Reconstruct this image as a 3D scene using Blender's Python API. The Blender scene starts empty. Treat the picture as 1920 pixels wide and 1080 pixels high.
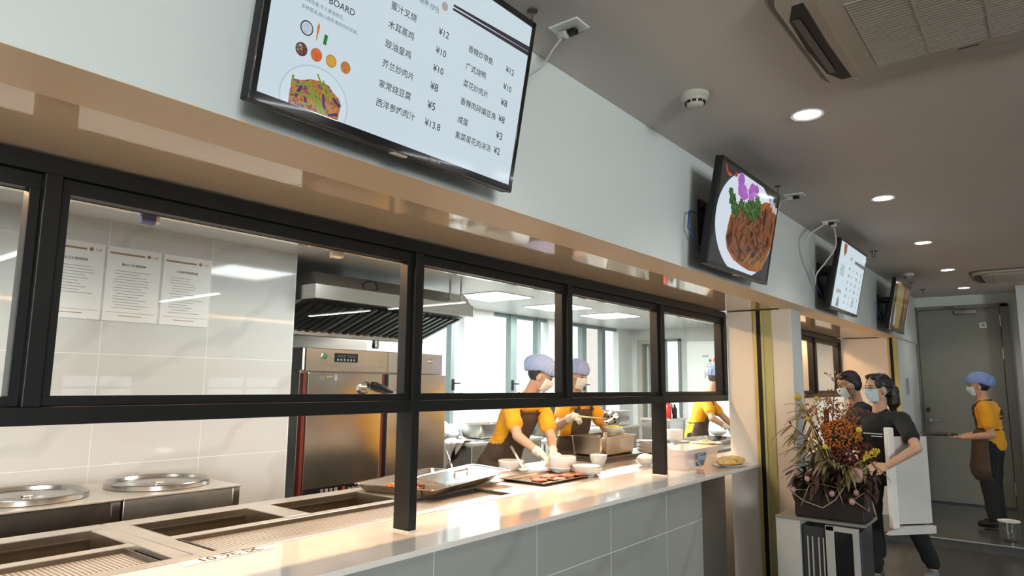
import bpy, bmesh, math, random
from mathutils import Vector, Matrix, Euler, Quaternion
random.seed(7)
S = bpy.context.scene
COL = S.collection
PI = math.pi

# ---------------------------------------------------------------- camera
cd = bpy.data.cameras.new('camera'); cam = bpy.data.objects.new('camera', cd); COL.objects.link(cam)
cd.sensor_width = 36.0; cd.lens = 1275.4 / 1920 * 36.0; cd.clip_start = 0.05; cd.clip_end = 100
cam.matrix_world = Matrix(((0.78456993, 0.07917296, 0.61496478, 0.0),
                           (0.61996775, -0.11534662, -0.77610253, 0.0),
                           (0.00948778, 0.99016504, -0.13958217, 1.5),
                           (0, 0, 0, 1)))
S.camera = cam

# ---------------------------------------------------------------- world, view
w = bpy.data.worlds.new('world'); S.world = w; w.use_nodes = True
w.node_tree.nodes['Background'].inputs[0].default_value = (0.72, 0.86, 1.0, 1)
w.node_tree.nodes['Background'].inputs[1].default_value = 0.10
S.view_settings.view_transform = 'Standard'; S.view_settings.look = 'None'
S.view_settings.gamma = 1.0; S.view_settings.use_curve_mapping = False
S.view_settings.exposure = 0.0
cy = S.cycles
cy.max_bounces = 8; cy.diffuse_bounces = 4; cy.glossy_bounces = 4; cy.transmission_bounces = 6
cy.transparent_max_bounces = 16; cy.caustics_reflective = False; cy.caustics_refractive = False
cy.sample_clamp_indirect = 6.0; cy.use_denoising = True

def area(name, loc, rot, sx, sy, power, color=(1, 1, 1), spread=180, parent=None, shape='RECTANGLE'):
    l = bpy.data.lights.new(name, 'AREA'); l.shape = shape; l.size = sx
    if shape == 'RECTANGLE': l.size_y = sy
    l.energy = power; l.color = color; l.spread = math.radians(spread)
    o = bpy.data.objects.new(name, l); COL.objects.link(o); o.location = loc; o.rotation_euler = rot
    if parent: o.parent = parent
    return o

COOL = (0.92, 0.99, 0.98); WARM = (1.0, 0.62, 0.34); NEUT = (1.0, 0.93, 0.84)
# dining room daylight, from a lamp at an added, unseen window
area('window_daylight', (7.42, -3.95, 1.62), (0, math.radians(90), 0), 1.9, 1.9, 640, COOL)
# ---------------------------------------------------------------- materials
MATS = {}
def nt(m): return m.node_tree.nodes, m.node_tree.links
def M(name, col, rough=0.5, metal=0.0, coat=0.0, emit=None, es=0.0, var=0.05, vscale=6.0, bump=0.0, bscale=40.0,
      stretch=None, alpha=1.0, trans=0.0, spec=0.5, sub=0.0, sheen=0.0):
    if name in MATS: return MATS[name]
    m = bpy.data.materials.new(name); m.use_nodes = True; N, L = nt(m); b = N['Principled BSDF']
    b.inputs['Roughness'].default_value = rough; b.inputs['Metallic'].default_value = metal
    b.inputs['Coat Weight'].default_value = coat; b.inputs['Alpha'].default_value = alpha
    b.inputs['Transmission Weight'].default_value = trans; b.inputs['Specular IOR Level'].default_value = spec
    b.inputs['Sheen Weight'].default_value = sheen
    if sub: b.inputs['Subsurface Weight'].default_value = sub; b.inputs['Subsurface Scale'].default_value = 0.01
    g = N.new('ShaderNodeNewGeometry'); mp = N.new('ShaderNodeMapping'); L.new(g.outputs['Position'], mp.inputs[0])
    if stretch: mp.inputs['Scale'].default_value = stretch
    nz = N.new('ShaderNodeTexNoise'); nz.inputs['Scale'].default_value = vscale; nz.inputs['Detail'].default_value = 4
    L.new(mp.outputs[0], nz.inputs['Vector'])
    cr = N.new('ShaderNodeValToRGB'); e = cr.color_ramp.elements
    e[0].position = 0.3; e[1].position = 0.7
    e[0].color = (*[c * (1 - var) for c in col], 1); e[1].color = (*[min(1, c * (1 + var)) for c in col], 1)
    L.new(nz.outputs[0], cr.inputs[0]); L.new(cr.outputs[0], b.inputs['Base Color'])
    if emit: b.inputs['Emission Color'].default_value = (*emit, 1); b.inputs['Emission Strength'].default_value = es
    if bump:
        n2 = N.new('ShaderNodeTexNoise'); n2.inputs['Scale'].default_value = bscale; n2.inputs['Detail'].default_value = 3
        L.new(mp.outputs[0], n2.inputs['Vector'])
        bp = N.new('ShaderNodeBump'); bp.inputs['Strength'].default_value = bump; bp.inputs['Distance'].default_value = 0.01
        L.new(n2.outputs[0], bp.inputs['Height']); L.new(bp.outputs[0], b.inputs['Normal'])
    MATS[name] = m; return m

def math_node(N, L, op, a, b=None, c=None):
    n = N.new('ShaderNodeMath'); n.operation = op
    for i, v in enumerate((a, b, c)):
        if v is None: continue
        if isinstance(v, (int, float)): n.inputs[i].default_value = v
        else: L.new(v, n.inputs[i])
    return n.outputs[0]

def marble(name, base, vein, au, av, su, sv, ou=0.0, ov=0.0, rough=0.12, grout=(0.8, 0.8, 0.78), gw=0.004, vamt=0.5):
    """large marble-look tiles; au/av the world axes (0,1,2) the tile grid runs along"""
    m = bpy.data.materials.new(name); m.use_nodes = True; N, L = nt(m); b = N['Principled BSDF']
    b.inputs['Roughness'].default_value = rough
    g = N.new('ShaderNodeNewGeometry'); sp = N.new('ShaderNodeSeparateXYZ'); L.new(g.outputs['Position'], sp.inputs[0])
    nz = N.new('ShaderNodeTexNoise'); nz.inputs['Scale'].default_value = 1.3; nz.inputs['Detail'].default_value = 6; nz.inputs['Distortion'].default_value = 1.2
    mp = N.new('ShaderNodeMapping'); mp.inputs['Scale'].default_value = (1.0, 1.0, 1.0); mp.inputs['Rotation'].default_value = (0.6, 0.4, 0.7)
    L.new(g.outputs['Position'], mp.inputs[0]); L.new(mp.outputs[0], nz.inputs['Vector'])
    wv = N.new('ShaderNodeTexWave'); wv.inputs['Scale'].default_value = 0.9; wv.inputs['Distortion'].default_value = 9; wv.inputs['Detail'].default_value = 4
    L.new(mp.outputs[0], wv.inputs['Vector'])
    cr = N.new('ShaderNodeValToRGB'); e = cr.color_ramp.elements
    e[0].position = 0.0; e[0].color = (*vein, 1); e[1].position = 0.12; e[1].color = (*base, 1)
    L.new(wv.outputs['Fac'], cr.inputs[0])
    mx = N.new('ShaderNodeMix'); mx.data_type = 'RGBA'; mx.inputs[6].default_value = (*base, 1)
    f = math_node(N, L, 'MULTIPLY', nz.outputs[0], vamt); L.new(f, mx.inputs[0]); L.new(cr.outputs[0], mx.inputs[7])
    out = mx.outputs[2]
    def gl(ax, s, o):
        v = math_node(N, L, 'SUBTRACT', sp.outputs[ax], o)
        v = math_node(N, L, 'DIVIDE', v, s); v = math_node(N, L, 'FRACT', v)
        return math_node(N, L, 'LESS_THAN', v, gw / s)
    gr = math_node(N, L, 'MAXIMUM', gl(au, su, ou), gl(av, sv, ov))
    m2 = N.new('ShaderNodeMix'); m2.data_type = 'RGBA'; L.new(gr, m2.inputs[0]); L.new(out, m2.inputs[6]); m2.inputs[7].default_value = (*grout, 1)
    L.new(m2.outputs[2], b.inputs['Base Color'])
    MATS[name] = m; return m

def glass_mat(name, tint=(0.96, 0.985, 0.98), refl=0.16):
    m = bpy.data.materials.new(name); m.use_nodes = True; N, L = nt(m); N.remove(N['Principled BSDF'])
    t = N.new('ShaderNodeBsdfTransparent'); t.inputs[0].default_value = (*tint, 1)
    gl = N.new('ShaderNodeBsdfGlossy'); gl.inputs['Roughness'].default_value = 0.0
    fr = N.new('ShaderNodeLayerWeight'); fr.inputs[0].default_value = 0.5
    f = math_node(N, L, 'POWER', fr.outputs['Facing'], 5.0)
    f = math_node(N, L, 'MULTIPLY_ADD', f, 0.92, refl * 0.5)
    mx = N.new('ShaderNodeMixShader'); L.new(f, mx.inputs[0]); L.new(t.outputs[0], mx.inputs[1]); L.new(gl.outputs[0], mx.inputs[2])
    L.new(mx.outputs[0], N['Material Output'].inputs[0]); MATS[name] = m; return m

def emis(name, col, st, var=0.0):
    m = bpy.data.materials.new(name); m.use_nodes = True; N, L = nt(m); b = N['Principled BSDF']
    b.inputs['Base Color'].default_value = (0.02, 0.02, 0.02, 1); b.inputs['Roughness'].default_value = 0.08
    b.inputs['Emission Color'].default_value = (*col, 1); b.inputs['Emission Strength'].default_value = st
    MATS[name] = m; return m

def food(name, cols, scale=60, rough=0.35, es=0.0, bump=0.4):
    """mottled food or picture surface: noise through several colours; es lights it on a screen"""
    m = bpy.data.materials.new(name); m.use_nodes = True; N, L = nt(m); b = N['Principled BSDF']
    b.inputs['Roughness'].default_value = rough
    g = N.new('ShaderNodeNewGeometry'); nz = N.new('ShaderNodeTexNoise'); nz.inputs['Scale'].default_value = scale
    nz.inputs['Detail'].default_value = 5; nz.inputs['Distortion'].default_value = 0.8; L.new(g.outputs['Position'], nz.inputs['Vector'])
    cr = N.new('ShaderNodeValToRGB'); el = cr.color_ramp.elements
    n = len(cols)
    for i in range(n - 2): el.new(0.5)
    for i, c in enumerate(cols): el[i].position = 0.28 + 0.44 * i / (n - 1); el[i].color = (*c, 1)
    L.new(nz.outputs[0], cr.inputs[0])
    if es:
        b.inputs['Base Color'].default_value = (0.02, 0.02, 0.02, 1); b.inputs['Roughness'].default_value = 0.1
        L.new(cr.outputs[0], b.inputs['Emission Color']); b.inputs['Emission Strength'].default_value = es
    else:
        L.new(cr.outputs[0], b.inputs['Base Color'])
        if bump:
            bp = N.new('ShaderNodeBump'); bp.inputs['Strength'].default_value = bump; bp.inputs['Distance'].default_value = 0.004
            L.new(nz.outputs[0], bp.inputs['Height']); L.new(bp.outputs[0], b.inputs['Normal'])
    MATS[name] = m; return m

def perforated(name, ax=0, ay=1, pitch=0.0155, hole=0.34):
    m = M(name, (0.80, 0.74, 0.66), 0.35, 0.5, var=0.06)
    N, L = nt(m); b = N['Principled BSDF']; g = N.new('ShaderNodeNewGeometry'); sp = N.new('ShaderNodeSeparateXYZ'); L.new(g.outputs['Position'], sp.inputs[0])
    def c(ax):
        v = math_node(N, L, 'DIVIDE', sp.outputs[ax], pitch); v = math_node(N, L, 'FRACT', v); v = math_node(N, L, 'SUBTRACT', v, 0.5); return math_node(N, L, 'MULTIPLY', v, v)
    d = math_node(N, L, 'ADD', c(ax), c(ay)); h = math_node(N, L, 'LESS_THAN', d, hole * hole)
    mx = N.new('ShaderNodeMix'); mx.data_type = 'RGBA'; L.new(h, mx.inputs[0])
    src = b.inputs['Base Color'].links[0].from_socket; L.new(src, mx.inputs[6]); mx.inputs[7].default_value = (0.02, 0.015, 0.01, 1)
    L.new(mx.outputs[2], b.inputs['Base Color'])
    L.new(math_node(N, L, 'MULTIPLY_ADD', h, -0.5, 0.5), b.inputs['Metallic'])
    return m

wallp = M('wall_paint', (0.74, 0.77, 0.76), 0.55, var=0.015, vscale=2)
ceilp = M('ceiling_paint', (0.68, 0.61, 0.55), 0.8, var=0.02, vscale=2)
creamp = M('cream_paint', (0.90, 0.70, 0.47), 0.45, var=0.02, vscale=2)
creamg = M('cream_gloss_panel', (0.90, 0.71, 0.49), 0.06, coat=0.4, var=0.02, vscale=2)
creamw = M('cream_wall', (0.80, 0.72, 0.62), 0.4, var=0.02, vscale=2)
blackm = M('black_metal', (0.010, 0.0095, 0.009), 0.42, var=0.15, spec=0.35)
steel = M('stainless', (0.62, 0.60, 0.57), 0.27, 0.95, var=0.08, vscale=3, stretch=(1, 1, 14))
steelh = M('stainless_counter', (0.66, 0.63, 0.58), 0.40, 0.78, var=0.08, vscale=8)
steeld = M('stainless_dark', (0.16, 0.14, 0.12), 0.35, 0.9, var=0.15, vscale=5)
steelg = M('polished_steel', (0.66, 0.64, 0.61), 0.16, 1.0, var=0.04)
stone = M('counter_stone', (0.84, 0.78, 0.72), 0.10, coat=0.3, var=0.03, vscale=9)
ceram = M('white_ceramic', (0.86, 0.84, 0.80), 0.18, coat=0.3, var=0.01)
plast = M('white_plastic', (0.82, 0.80, 0.76), 0.4, var=0.02)
blkpl = M('black_plastic', (0.008, 0.008, 0.009), 0.5, var=0.1, spec=0.3)
paper = M('paper', (0.86, 0.85, 0.83), 0.35, var=0.01)
ink = M('black_ink', (0.02, 0.02, 0.02), 0.6)
inkg = M('grey_ink', (0.38, 0.36, 0.35), 0.6)
inkb = M('brown_ink', (0.36, 0.20, 0.12), 0.6)
floorm = marble('floor_tile', (0.07, 0.068, 0.066), (0.09, 0.088, 0.085), 0, 1, 0.8, 0.8, 0.1, 0.3, rough=0.28, grout=(0.03, 0.03, 0.03), vamt=0.5)
ktile = marble('kitchen_tile', (0.66, 0.66, 0.64), (0.44, 0.43, 0.41), 1, 2, 0.62, 0.615, 0.327, 0.413, rough=0.07, grout=(0.86, 0.86, 0.84), vamt=0.55)
ktile2 = marble('kitchen_tile_end', (0.82, 0.83, 0.80), (0.70, 0.70, 0.67), 0, 2, 0.62, 0.615, 0.1, 0.413, rough=0.2, grout=(0.72, 0.72, 0.7), vamt=0.5)
ctile = marble('counter_tile', (0.34, 0.345, 0.32), (0.22, 0.22, 0.20), 1, 2, 0.654, 0.615, 2.569 - 0.654 * 4, 0.633 - 0.615, rough=0.16, grout=(0.72, 0.72, 0.70), vamt=0.6)
glass = glass_mat('window_glass')
perf = perforated('perforated_steel')
led = emis('led_diffuser', (0.95, 1.0, 1.0), 9.0)
skin = M('skin', (0.62, 0.36, 0.24), 0.5, var=0.06, vscale=20, sub=0.08)
skin2 = M('skin_tan', (0.56, 0.33, 0.22), 0.5, var=0.06, vscale=20, sub=0.08)
hairm = M('black_hair', (0.012, 0.010, 0.009), 0.42, var=0.3, vscale=60, bump=0.5, bscale=120, stretch=(1, 1, 0.2))
yell = M('yellow_cotton', (0.86, 0.38, 0.012), 0.8, var=0.07, vscale=9, bump=0.25, bscale=24, sheen=0.1)
aprn = M('brown_apron', (0.075, 0.045, 0.028), 0.65, var=0.25, vscale=7, bump=0.2, bscale=20)
capb = M('blue_cap', (0.22, 0.32, 0.66), 0.75, var=0.06, vscale=25, bump=0.55, bscale=26, stretch=(1, 1, 2.2))
capl = M('pale_blue_cap', (0.34, 0.42, 0.70), 0.75, var=0.06, vscale=25, bump=0.55, bscale=26, stretch=(1, 1, 2.2))
maskm = M('mask_fabric', (0.60, 0.74, 0.80), 0.7, var=0.03, bump=0.3, bscale=50, stretch=(0.3, 0.3, 4))
maskw = M('white_mask_fabric', (0.80, 0.77, 0.74), 0.7, var=0.03, bump=0.3, bscale=50, stretch=(0.3, 0.3, 4))
glove = M('clear_glove', (0.85, 0.74, 0.66), 0.3, var=0.08, vscale=40, bump=0.5, bscale=60)
blkcl = M('black_cotton', (0.010, 0.010, 0.011), 0.85, var=0.2, vscale=10, bump=0.25, bscale=20)
navy = M('navy_cotton', (0.008, 0.010, 0.02), 0.85, var=0.2, bump=0.25, bscale=20)

# ---------------------------------------------------------------- mesh helpers
class MB:
    def __init__(s): s.v = []; s.f = []
    def add(s, vs, fs):
        o = len(s.v); s.v += [Vector(p) for p in vs]; s.f += [tuple(i + o for i in f) for f in fs]; return s
    def box(s, x0, x1, y0, y1, z0, z1):
        vs = [(x, y, z) for z in (z0, z1) for y in (y0, y1) for x in (x0, x1)]
        return s.add(vs, [(0, 2, 3, 1), (4, 5, 7, 6), (0, 1, 5, 4), (2, 6, 7, 3), (0, 4, 6, 2), (1, 3, 7, 5)])
    def obox(s, c, ax, ay, az):
        c = Vector(c); ax, ay, az = Vector(ax), Vector(ay), Vector(az)
        vs = [c + ax * i + ay * j + az * k for k in (-1, 1) for j in (-1, 1) for i in (-1, 1)]
        return s.add(vs, [(0, 2, 3, 1), (4, 5, 7, 6), (0, 1, 5, 4), (2, 6, 7, 3), (0, 4, 6, 2), (1, 3, 7, 5)])
    def prism(s, poly, d):
        """poly: 3D points in order, extruded by vector d"""
        n = len(poly); d = Vector(d); vs = [Vector(p) for p in poly] + [Vector(p) + d for p in poly]
        return s.add(vs, [tuple(range(n))[::-1], tuple(range(n, 2 * n))] + [(i, (i + 1) % n, (i + 1) % n + n, i + n) for i in range(n)])
    def tube(s, pts, r, n=8, cap=True):
        pts = [Vector(p) for p in pts]; rr = r if isinstance(r, (list, tuple)) else [r] * len(pts)
        rings = []; up = None
        for i, p in enumerate(pts):
            t = (pts[min(i + 1, len(pts) - 1)] - pts[max(i - 1, 0)]).normalized()
            if up is None: up = t.orthogonal().normalized()
            up = (up - t * up.dot(t)); up = up.normalized() if up.length > 1e-6 else t.orthogonal().normalized()
            sd = t.cross(up)
            rings.append([p + (up * math.cos(2 * PI * k / n) + sd * math.sin(2 * PI * k / n)) * rr[i] for k in range(n)])
        vs = [q for R in rings for q in R]; fs = []
        for i in range(len(pts) - 1):
            for k in range(n): fs.append((i * n + k, i * n + (k + 1) % n, (i + 1) * n + (k + 1) % n, (i + 1) * n + k))
        if cap: fs += [tuple(range(n))[::-1], tuple(range((len(pts) - 1) * n, len(pts) * n))]
        return s.add(vs, fs)
    def lathe(s, prof, c=(0, 0, 0), n=32, mat=None, sx=1.0, sy=1.0, caps=True):
        """prof: (r, z) from one end to the other"""
        c = Vector(c); vs = []; fs = []
        for r, z in prof:
            for k in range(n):
                p = Vector((r * sx * math.cos(2 * PI * k / n), r * sy * math.sin(2 * PI * k / n), z)); p = (mat @ p) if mat else p
                vs.append(p + c)
        for i in range(len(prof) - 1):
            for k in range(n): fs.append((i * n + k, i * n + (k + 1) % n, (i + 1) * n + (k + 1) % n, (i + 1) * n + k))
        if caps and prof[0][0] > 1e-5: fs.append(tuple(range(n))[::-1])
        if caps and prof[-1][0] > 1e-5: fs.append(tuple(range((len(prof) - 1) * n, len(prof) * n)))
        return s.add(vs, fs)
    def ell(s, c, r, mat=None, nu=20, nv=12):
        prof = [(math.sin(PI * i / nv), -math.cos(PI * i / nv)) for i in range(nv + 1)]
        c = Vector(c); vs = []; fs = []
        for q, z in prof:
            for k in range(nu):
                p = Vector((q * math.cos(2 * PI * k / nu) * r[0], q * math.sin(2 * PI * k / nu) * r[1], z * r[2]))
                vs.append((mat @ p if mat else p) + c)
        for i in range(nv):
            for k in range(nu): fs.append((i * nu + k, i * nu + (k + 1) % nu, (i + 1) * nu + (k + 1) % nu, (i + 1) * nu + k))
        return s.add(vs, fs)
    def cap(s, p0, r0, p1, r1, flat=1.0, lat=None, n=16):
        """tapered capsule; flat scales the cross-section perpendicular to lat"""
        p0, p1 = Vector(p0), Vector(p1); t = (p1 - p0); Ln = t.length; t = t.normalized() if Ln > 1e-6 else Vector((0, 0, 1))
        if lat is None: a = t.orthogonal().normalized()
        else: a = (Vector(lat) - t * Vector(lat).dot(t)).normalized()
        b = t.cross(a); rings = []
        for i in range(5): th = -PI / 2 + PI / 2 * i / 4; rings.append((p0 + t * r0 * flat * math.sin(th), r0 * math.cos(th)))
        for i in range(5): th = PI / 2 * i / 4; rings.append((p1 + t * r1 * flat * math.sin(th), r1 * math.cos(th)))
        vs = [c + (a * math.cos(2 * PI * k / n) + b * flat * math.sin(2 * PI * k / n)) * max(r, 1e-4) for c, r in rings for k in range(n)]
        fs = [(i * n + k, i * n + (k + 1) % n, (i + 1) * n + (k + 1) % n, (i + 1) * n + k) for i in range(len(rings) - 1) for k in range(n)]
        return s.add(vs, fs + [tuple(range(n))[::-1], tuple(range((len(rings) - 1) * n, len(rings) * n))])
    def build(s, name, mat, parent=None, bevel=0.0, smooth=False, seg=2, keep=False):
        me = bpy.data.meshes.new(name); off = root_loc(parent)
        me.from_pydata([p - off for p in s.v], [], s.f); me.update()
        bm = bmesh.new(); bm.from_mesh(me)
        if not keep: bmesh.ops.remove_doubles(bm, verts=bm.verts, dist=1e-6)
        bmesh.ops.recalc_face_normals(bm, faces=bm.faces); bm.to_mesh(me); bm.free()
        o = bpy.data.objects.new(name, me); COL.objects.link(o); me.materials.append(mat)
        if parent: o.parent = parent
        if smooth:
            for p in me.polygons: p.use_smooth = True
            if smooth == 'auto':
                try: me.set_sharp_from_angle(angle=math.radians(38))
                except Exception: pass
        if bevel:
            b = o.modifiers.new('bevel', 'BEVEL'); b.width = bevel; b.segments = seg; b.limit_method = 'ANGLE'; b.angle_limit = math.radians(40)
        return o

def root_loc(p):
    v = Vector((0, 0, 0))
    while p: v = v + p.location; p = p.parent
    return v

def tag(o, label=None, cat=None, group=None, kind=None):
    if label: o['label'] = label
    if cat: o['category'] = cat
    if group: o['group'] = group
    if kind: o['kind'] = kind
    return o

def thing(name, loc, label, cat, group=None):
    o = bpy.data.objects.new(name, None); COL.objects.link(o); o.location = loc; o.empty_display_size = 0.05
    return tag(o, label, cat, group)

def struct(name, mb, mat, parent=None, **k):
    o = mb.build(name, mat, parent, **k)
    if not parent: o['kind'] = 'structure'
    return o

def sroot(name, loc=(0, 0, 0)):
    o = bpy.data.objects.new(name, None); COL.objects.link(o); o.location = loc; o['kind'] = 'structure'; return o

def copy_thing(src, delta, label=None, group=None):
    c = src.copy(); COL.objects.link(c); c.location = Vector(src.location) + Vector(delta)
    if label: c['label'] = label
    if group: c['group'] = group
    def kids(a, b):
        for ch in [o for o in bpy.data.objects if o.parent == a]:
            d = ch.copy(); COL.objects.link(d); d.parent = b; kids(ch, d)
    kids(src, c); return c

def B(x0, x1, y0, y1, z0, z1): return MB().box(x0, x1, y0, y1, z0, z1)

_txt = {}
def text_geo(s, size):
    """flat glyph outlines of a string: verts in (u, v), baseline at v = 0"""
    cu = bpy.data.curves.new('t', 'FONT'); cu.body = s; cu.size = size; cu.resolution_u = 3; cu.offset = 0.007 * size
    o = bpy.data.objects.new('t', cu); COL.objects.link(o)
    dg = bpy.context.evaluated_depsgraph_get(); dg.update()
    me = bpy.data.meshes.new_from_object(o.evaluated_get(dg))
    vs = [(v.co.x, v.co.y) for v in me.vertices]; fs = [tuple(p.vertices) for p in me.polygons]
    bpy.data.objects.remove(o); bpy.data.curves.remove(cu); bpy.data.meshes.remove(me)
    return vs, fs

def put_text(mb, s, size, o, U, V, n=None, off=0.0, width=None, squash=1.0):
    vs, fs = text_geo(s, size)
    if not vs: return
    x0 = min(v[0] for v in vs); x1 = max(v[0] for v in vs); k = squash
    if width: k = width / max(1e-6, x1 - x0)
    o, U, V = Vector(o), Vector(U), Vector(V); n = Vector(n) if n else U.cross(V)
    kv = k if width else 1.0
    mb.add([o + U * ((v[0] - x0) * k) + V * (v[1] * kv) + n * off for v in vs], fs)

def disc(mb, c, ru, rv, U, V, n=28, off=0.0, a0=0, a1=2 * PI):
    c, U, V = Vector(c), Vector(U), Vector(V); N = U.cross(V)
    mb.add([c + U * ru * math.cos(a0 + (a1 - a0) * k / n) + V * rv * math.sin(a0 + (a1 - a0) * k / n) + N * off for k in range(n)], [tuple(range(n))])

def quad(mb, o, U, V, u0, u1, v0, v1, off=0.0):
    o, U, V = Vector(o), Vector(U), Vector(V); N = U.cross(V)
    mb.add([o + U * u + V * v + N * off for u, v in ((u0, v0), (u1, v0), (u1, v1), (u0, v1))], [(0, 1, 2, 3)])
# ---------------------------------------------------------------- setting
ZF = -0.09
struct('floor', B(-2.0, 7.6, -5, 8.3, ZF - 0.1, ZF), floorm)
floor2 = marble('door_floor_tile', (0.10, 0.105, 0.105), (0.14, 0.14, 0.14), 0, 1, 0.8, 0.8, 0.1, 0.3, rough=0.18, grout=(0.06, 0.06, 0.06), vamt=0.5)
struct('floor_step', B(-2.0, 7.6, 8.305, 11.1, ZF - 0.1, -0.004), floor2)
struct('trim_1', B(-1.5, 7.6, 8.285, 8.325, -0.004, 0.004), M('step_edge', (0.6, 0.6, 0.58), 0.3, 0.6), bevel=0.002)
struct('kitchen_floor', B(-5.8, -2.0, -3, 10.4, ZF - 0.1, ZF), M('kitchen_floor', (0.32, 0.31, 0.29), 0.35, var=0.1))
struct('ceiling', B(-1.447, 7.6, -5, 11.1, 2.74, 2.9), ceilp)
struct('wall_left', MB().box(-1.650, -1.447, -3, 10.95, 2.1045, 2.9).box(-2.62, -1.651, -3, 10.95, 2.1196, 2.9), wallp)
struct('ceiling_soffit_edge', B(-1.65, -1.4475, -3, 10.95, 2.1030, 2.1045), creamp)
for a, b in ((-3, 1.199), (1.203, 2.583), (2.587, 4.648), (4.652, 7.2), (7.204, 10.9)):
    struct('ceiling_soffit_panel', B(-2.62, -1.651, a, b, 2.110, 2.119), creamg)
# far end
struct('wall_end', MB().box(-1.46, -1.465 + 0.0, 10.9, 10.95, 0, 0.1).box(-2.6, -1.44, 10.9, 11.1, -0.004, 2.74).box(-1.44, -0.43, 10.9, 11.1, 2.60, 2.74).box(-0.43, 7.6, 10.9, 11.1, -0.004, 2.74), wallp)
struct('wall_right_corner', B(-0.285, 7.6, 10.2, 10.9, -0.004, 2.74), wallp)
struct('wall_right', MB().box(7.5, 7.7, -5, 3.9, ZF, 2.74).box(7.5, 7.7, 5.0, 6.2, ZF, 2.74).box(7.5, 7.7, 7.7, 11.1, ZF, 2.74)
       .box(7.5, 7.7, 3.9, 5.0, ZF, 1.2).box(7.5, 7.7, 6.2, 7.7, ZF, 1.2).box(7.5, 7.7, 3.9, 5.0, 1.60, 2.74).box(7.5, 7.7, 6.2, 7.7, 1.60, 2.74), wallp)
struct('wall_rear', B(-1.9, 7.6, -5.2, -5, ZF, 2.74), wallp)
daylit = emis('daylit_pane', (0.80, 0.92, 1.0), 1.8)
for i, (a, b) in enumerate(((3.9, 5.0), (6.2, 7.7))):
    r = sroot('window_%d' % (5 + i), (7.55, (a + b) / 2, 1.2))
    m = MB(); 
    for y in (a + 0.02, (a + b) / 2, b - 0.02): m.box(7.52, 7.58, y - 0.02, y + 0.02, 1.2, 1.60)
    m.box(7.52, 7.58, a, b, 1.2, 1.24).box(7.52, 7.58, a, b, 1.56, 1.60).box(7.52, 7.58, a, b, 1.36, 1.40).build('window_frame', plast, r)
    B(7.60, 7.61, a, b, 1.2, 1.60).build('window_pane', daylit, r)
r = sroot('window_11', (7.48, -3.95, 0.6))  # unseen window, added to give the daylight lamp a body
m = MB()
for y in (-4.96, -3.95, -2.94): m.box(7.40, 7.499, y - 0.03, y + 0.03, 0.6, 2.64)
m.box(7.40, 7.499, -4.99, -2.91, 0.6, 0.66).box(7.40, 7.499, -4.99, -2.91, 2.58, 2.64).build('window_frame', plast, r)
B(7.44, 7.45, -4.9, -3.0, 0.66, 2.58).build('window_pane', daylit, r)
# column between the two serving bays
struct('wall_left_column', B(-2.095, -1.579, 5.512, 5.768, ZF, 2.104), wallp)
struct('wall_left_column_face', MB().box(-2.092, -1.874, 5.503, 5.513, ZF, 2.103).box(-1.730, -1.581, 5.506, 5.513, ZF, 2.103), creamw)
gold = M('gold_trim', (0.62, 0.47, 0.16), 0.35, 0.35, var=0.05); olive = M('olive_trim', (0.50, 0.46, 0.20), 0.4, 0.2, var=0.05)
struct('trim_2', MB().box(-1.873, -1.849, 5.492, 5.513, ZF, 2.102), gold, bevel=0.002)
struct('trim_3', MB().box(-1.848, -1.815, 5.500, 5.513, ZF, 2.102), blackm)
struct('trim_4', MB().box(-1.814, -1.795, 5.492, 5.513, ZF, 2.102).box(-1.794, -1.731, 5.497, 5.513, ZF, 2.102), olive, bevel=0.002)
# column at the end of the second bay
struct('wall_left_end_column', B(-2.095, -1.463, 9.402, 10.9, ZF, 2.104), wallp)
struct('wall_left_end_column_face', B(-2.092, -1.570, 9.394, 9.403, ZF, 2.103), creamw)
struct('trim_5', B(-1.569, -1.550, 9.385, 9.403, ZF, 2.102), gold)
struct('trim_6', B(-1.549, -1.515, 9.392, 9.403, ZF, 2.102), blackm)
struct('trim_7', B(-1.514, -1.465, 9.385, 9.403, ZF, 2.102), olive)

# ---- window frames
def window_bay(name, posts, mulls, y0, y1, foot):
    r = sroot(name, (-2.14, y0, 1.38)); X0, X1 = -2.188, -2.097
    B(X0, X1, y0, y1, 2.055, 2.104).build('top_rail', blackm, r, bevel=0.002)
    B(X0, X1, y0, y1, 1.380, 1.428).build('middle_rail', blackm, r, bevel=0.002)
    xs = sorted(posts + mulls); edges = []
    for y in posts:
        B(X0 - 0.001, X1 + 0.001, y, y + 0.042, 0.90 if y in foot else 1.428, 2.055).build('post', blackm, r, bevel=0.002)
        if y in foot: B(X0 - 0.005, X1 + 0.007, y - 0.008, y + 0.048, 0.9005, 0.906).build('sealant_bead', plast, r, bevel=0.002)
    for y in mulls:
        B(X0 - 0.001, X1 + 0.001, y, y + 0.045, 1.428, 2.055).build('mullion', blackm, r, bevel=0.002)
    for a, b in zip(xs[:-1], xs[1:]):
        a += 0.044; b -= 0.002
        f = MB(); q = 0.026
        for m_ in ((a, b, 1.429, 1.429 + q), (a, b, 2.054 - q - 0.016, 2.054), (a, a + q, 1.455, 2.012), (b - q, b, 1.455, 2.012)):
            f.box(-2.165, -2.118, m_[0], m_[1], m_[2], m_[3])
        f.build('pane_bead', blackm, r, bevel=0.002)
        g = MB(); g.add([(-2.143, a + 0.01, 1.44), (-2.143, b - 0.01, 1.44), (-2.143, b - 0.01, 2.03), (-2.143, a + 0.01, 2.03)], [(0, 1, 2, 3)])
        g.build('pane', glass, r)
    return r
window_bay('window_1', [-0.75, 0.612, 1.987, 4.315, 5.466], [3.152], -3, 5.508, (1.987, 4.315, -0.75))
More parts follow.
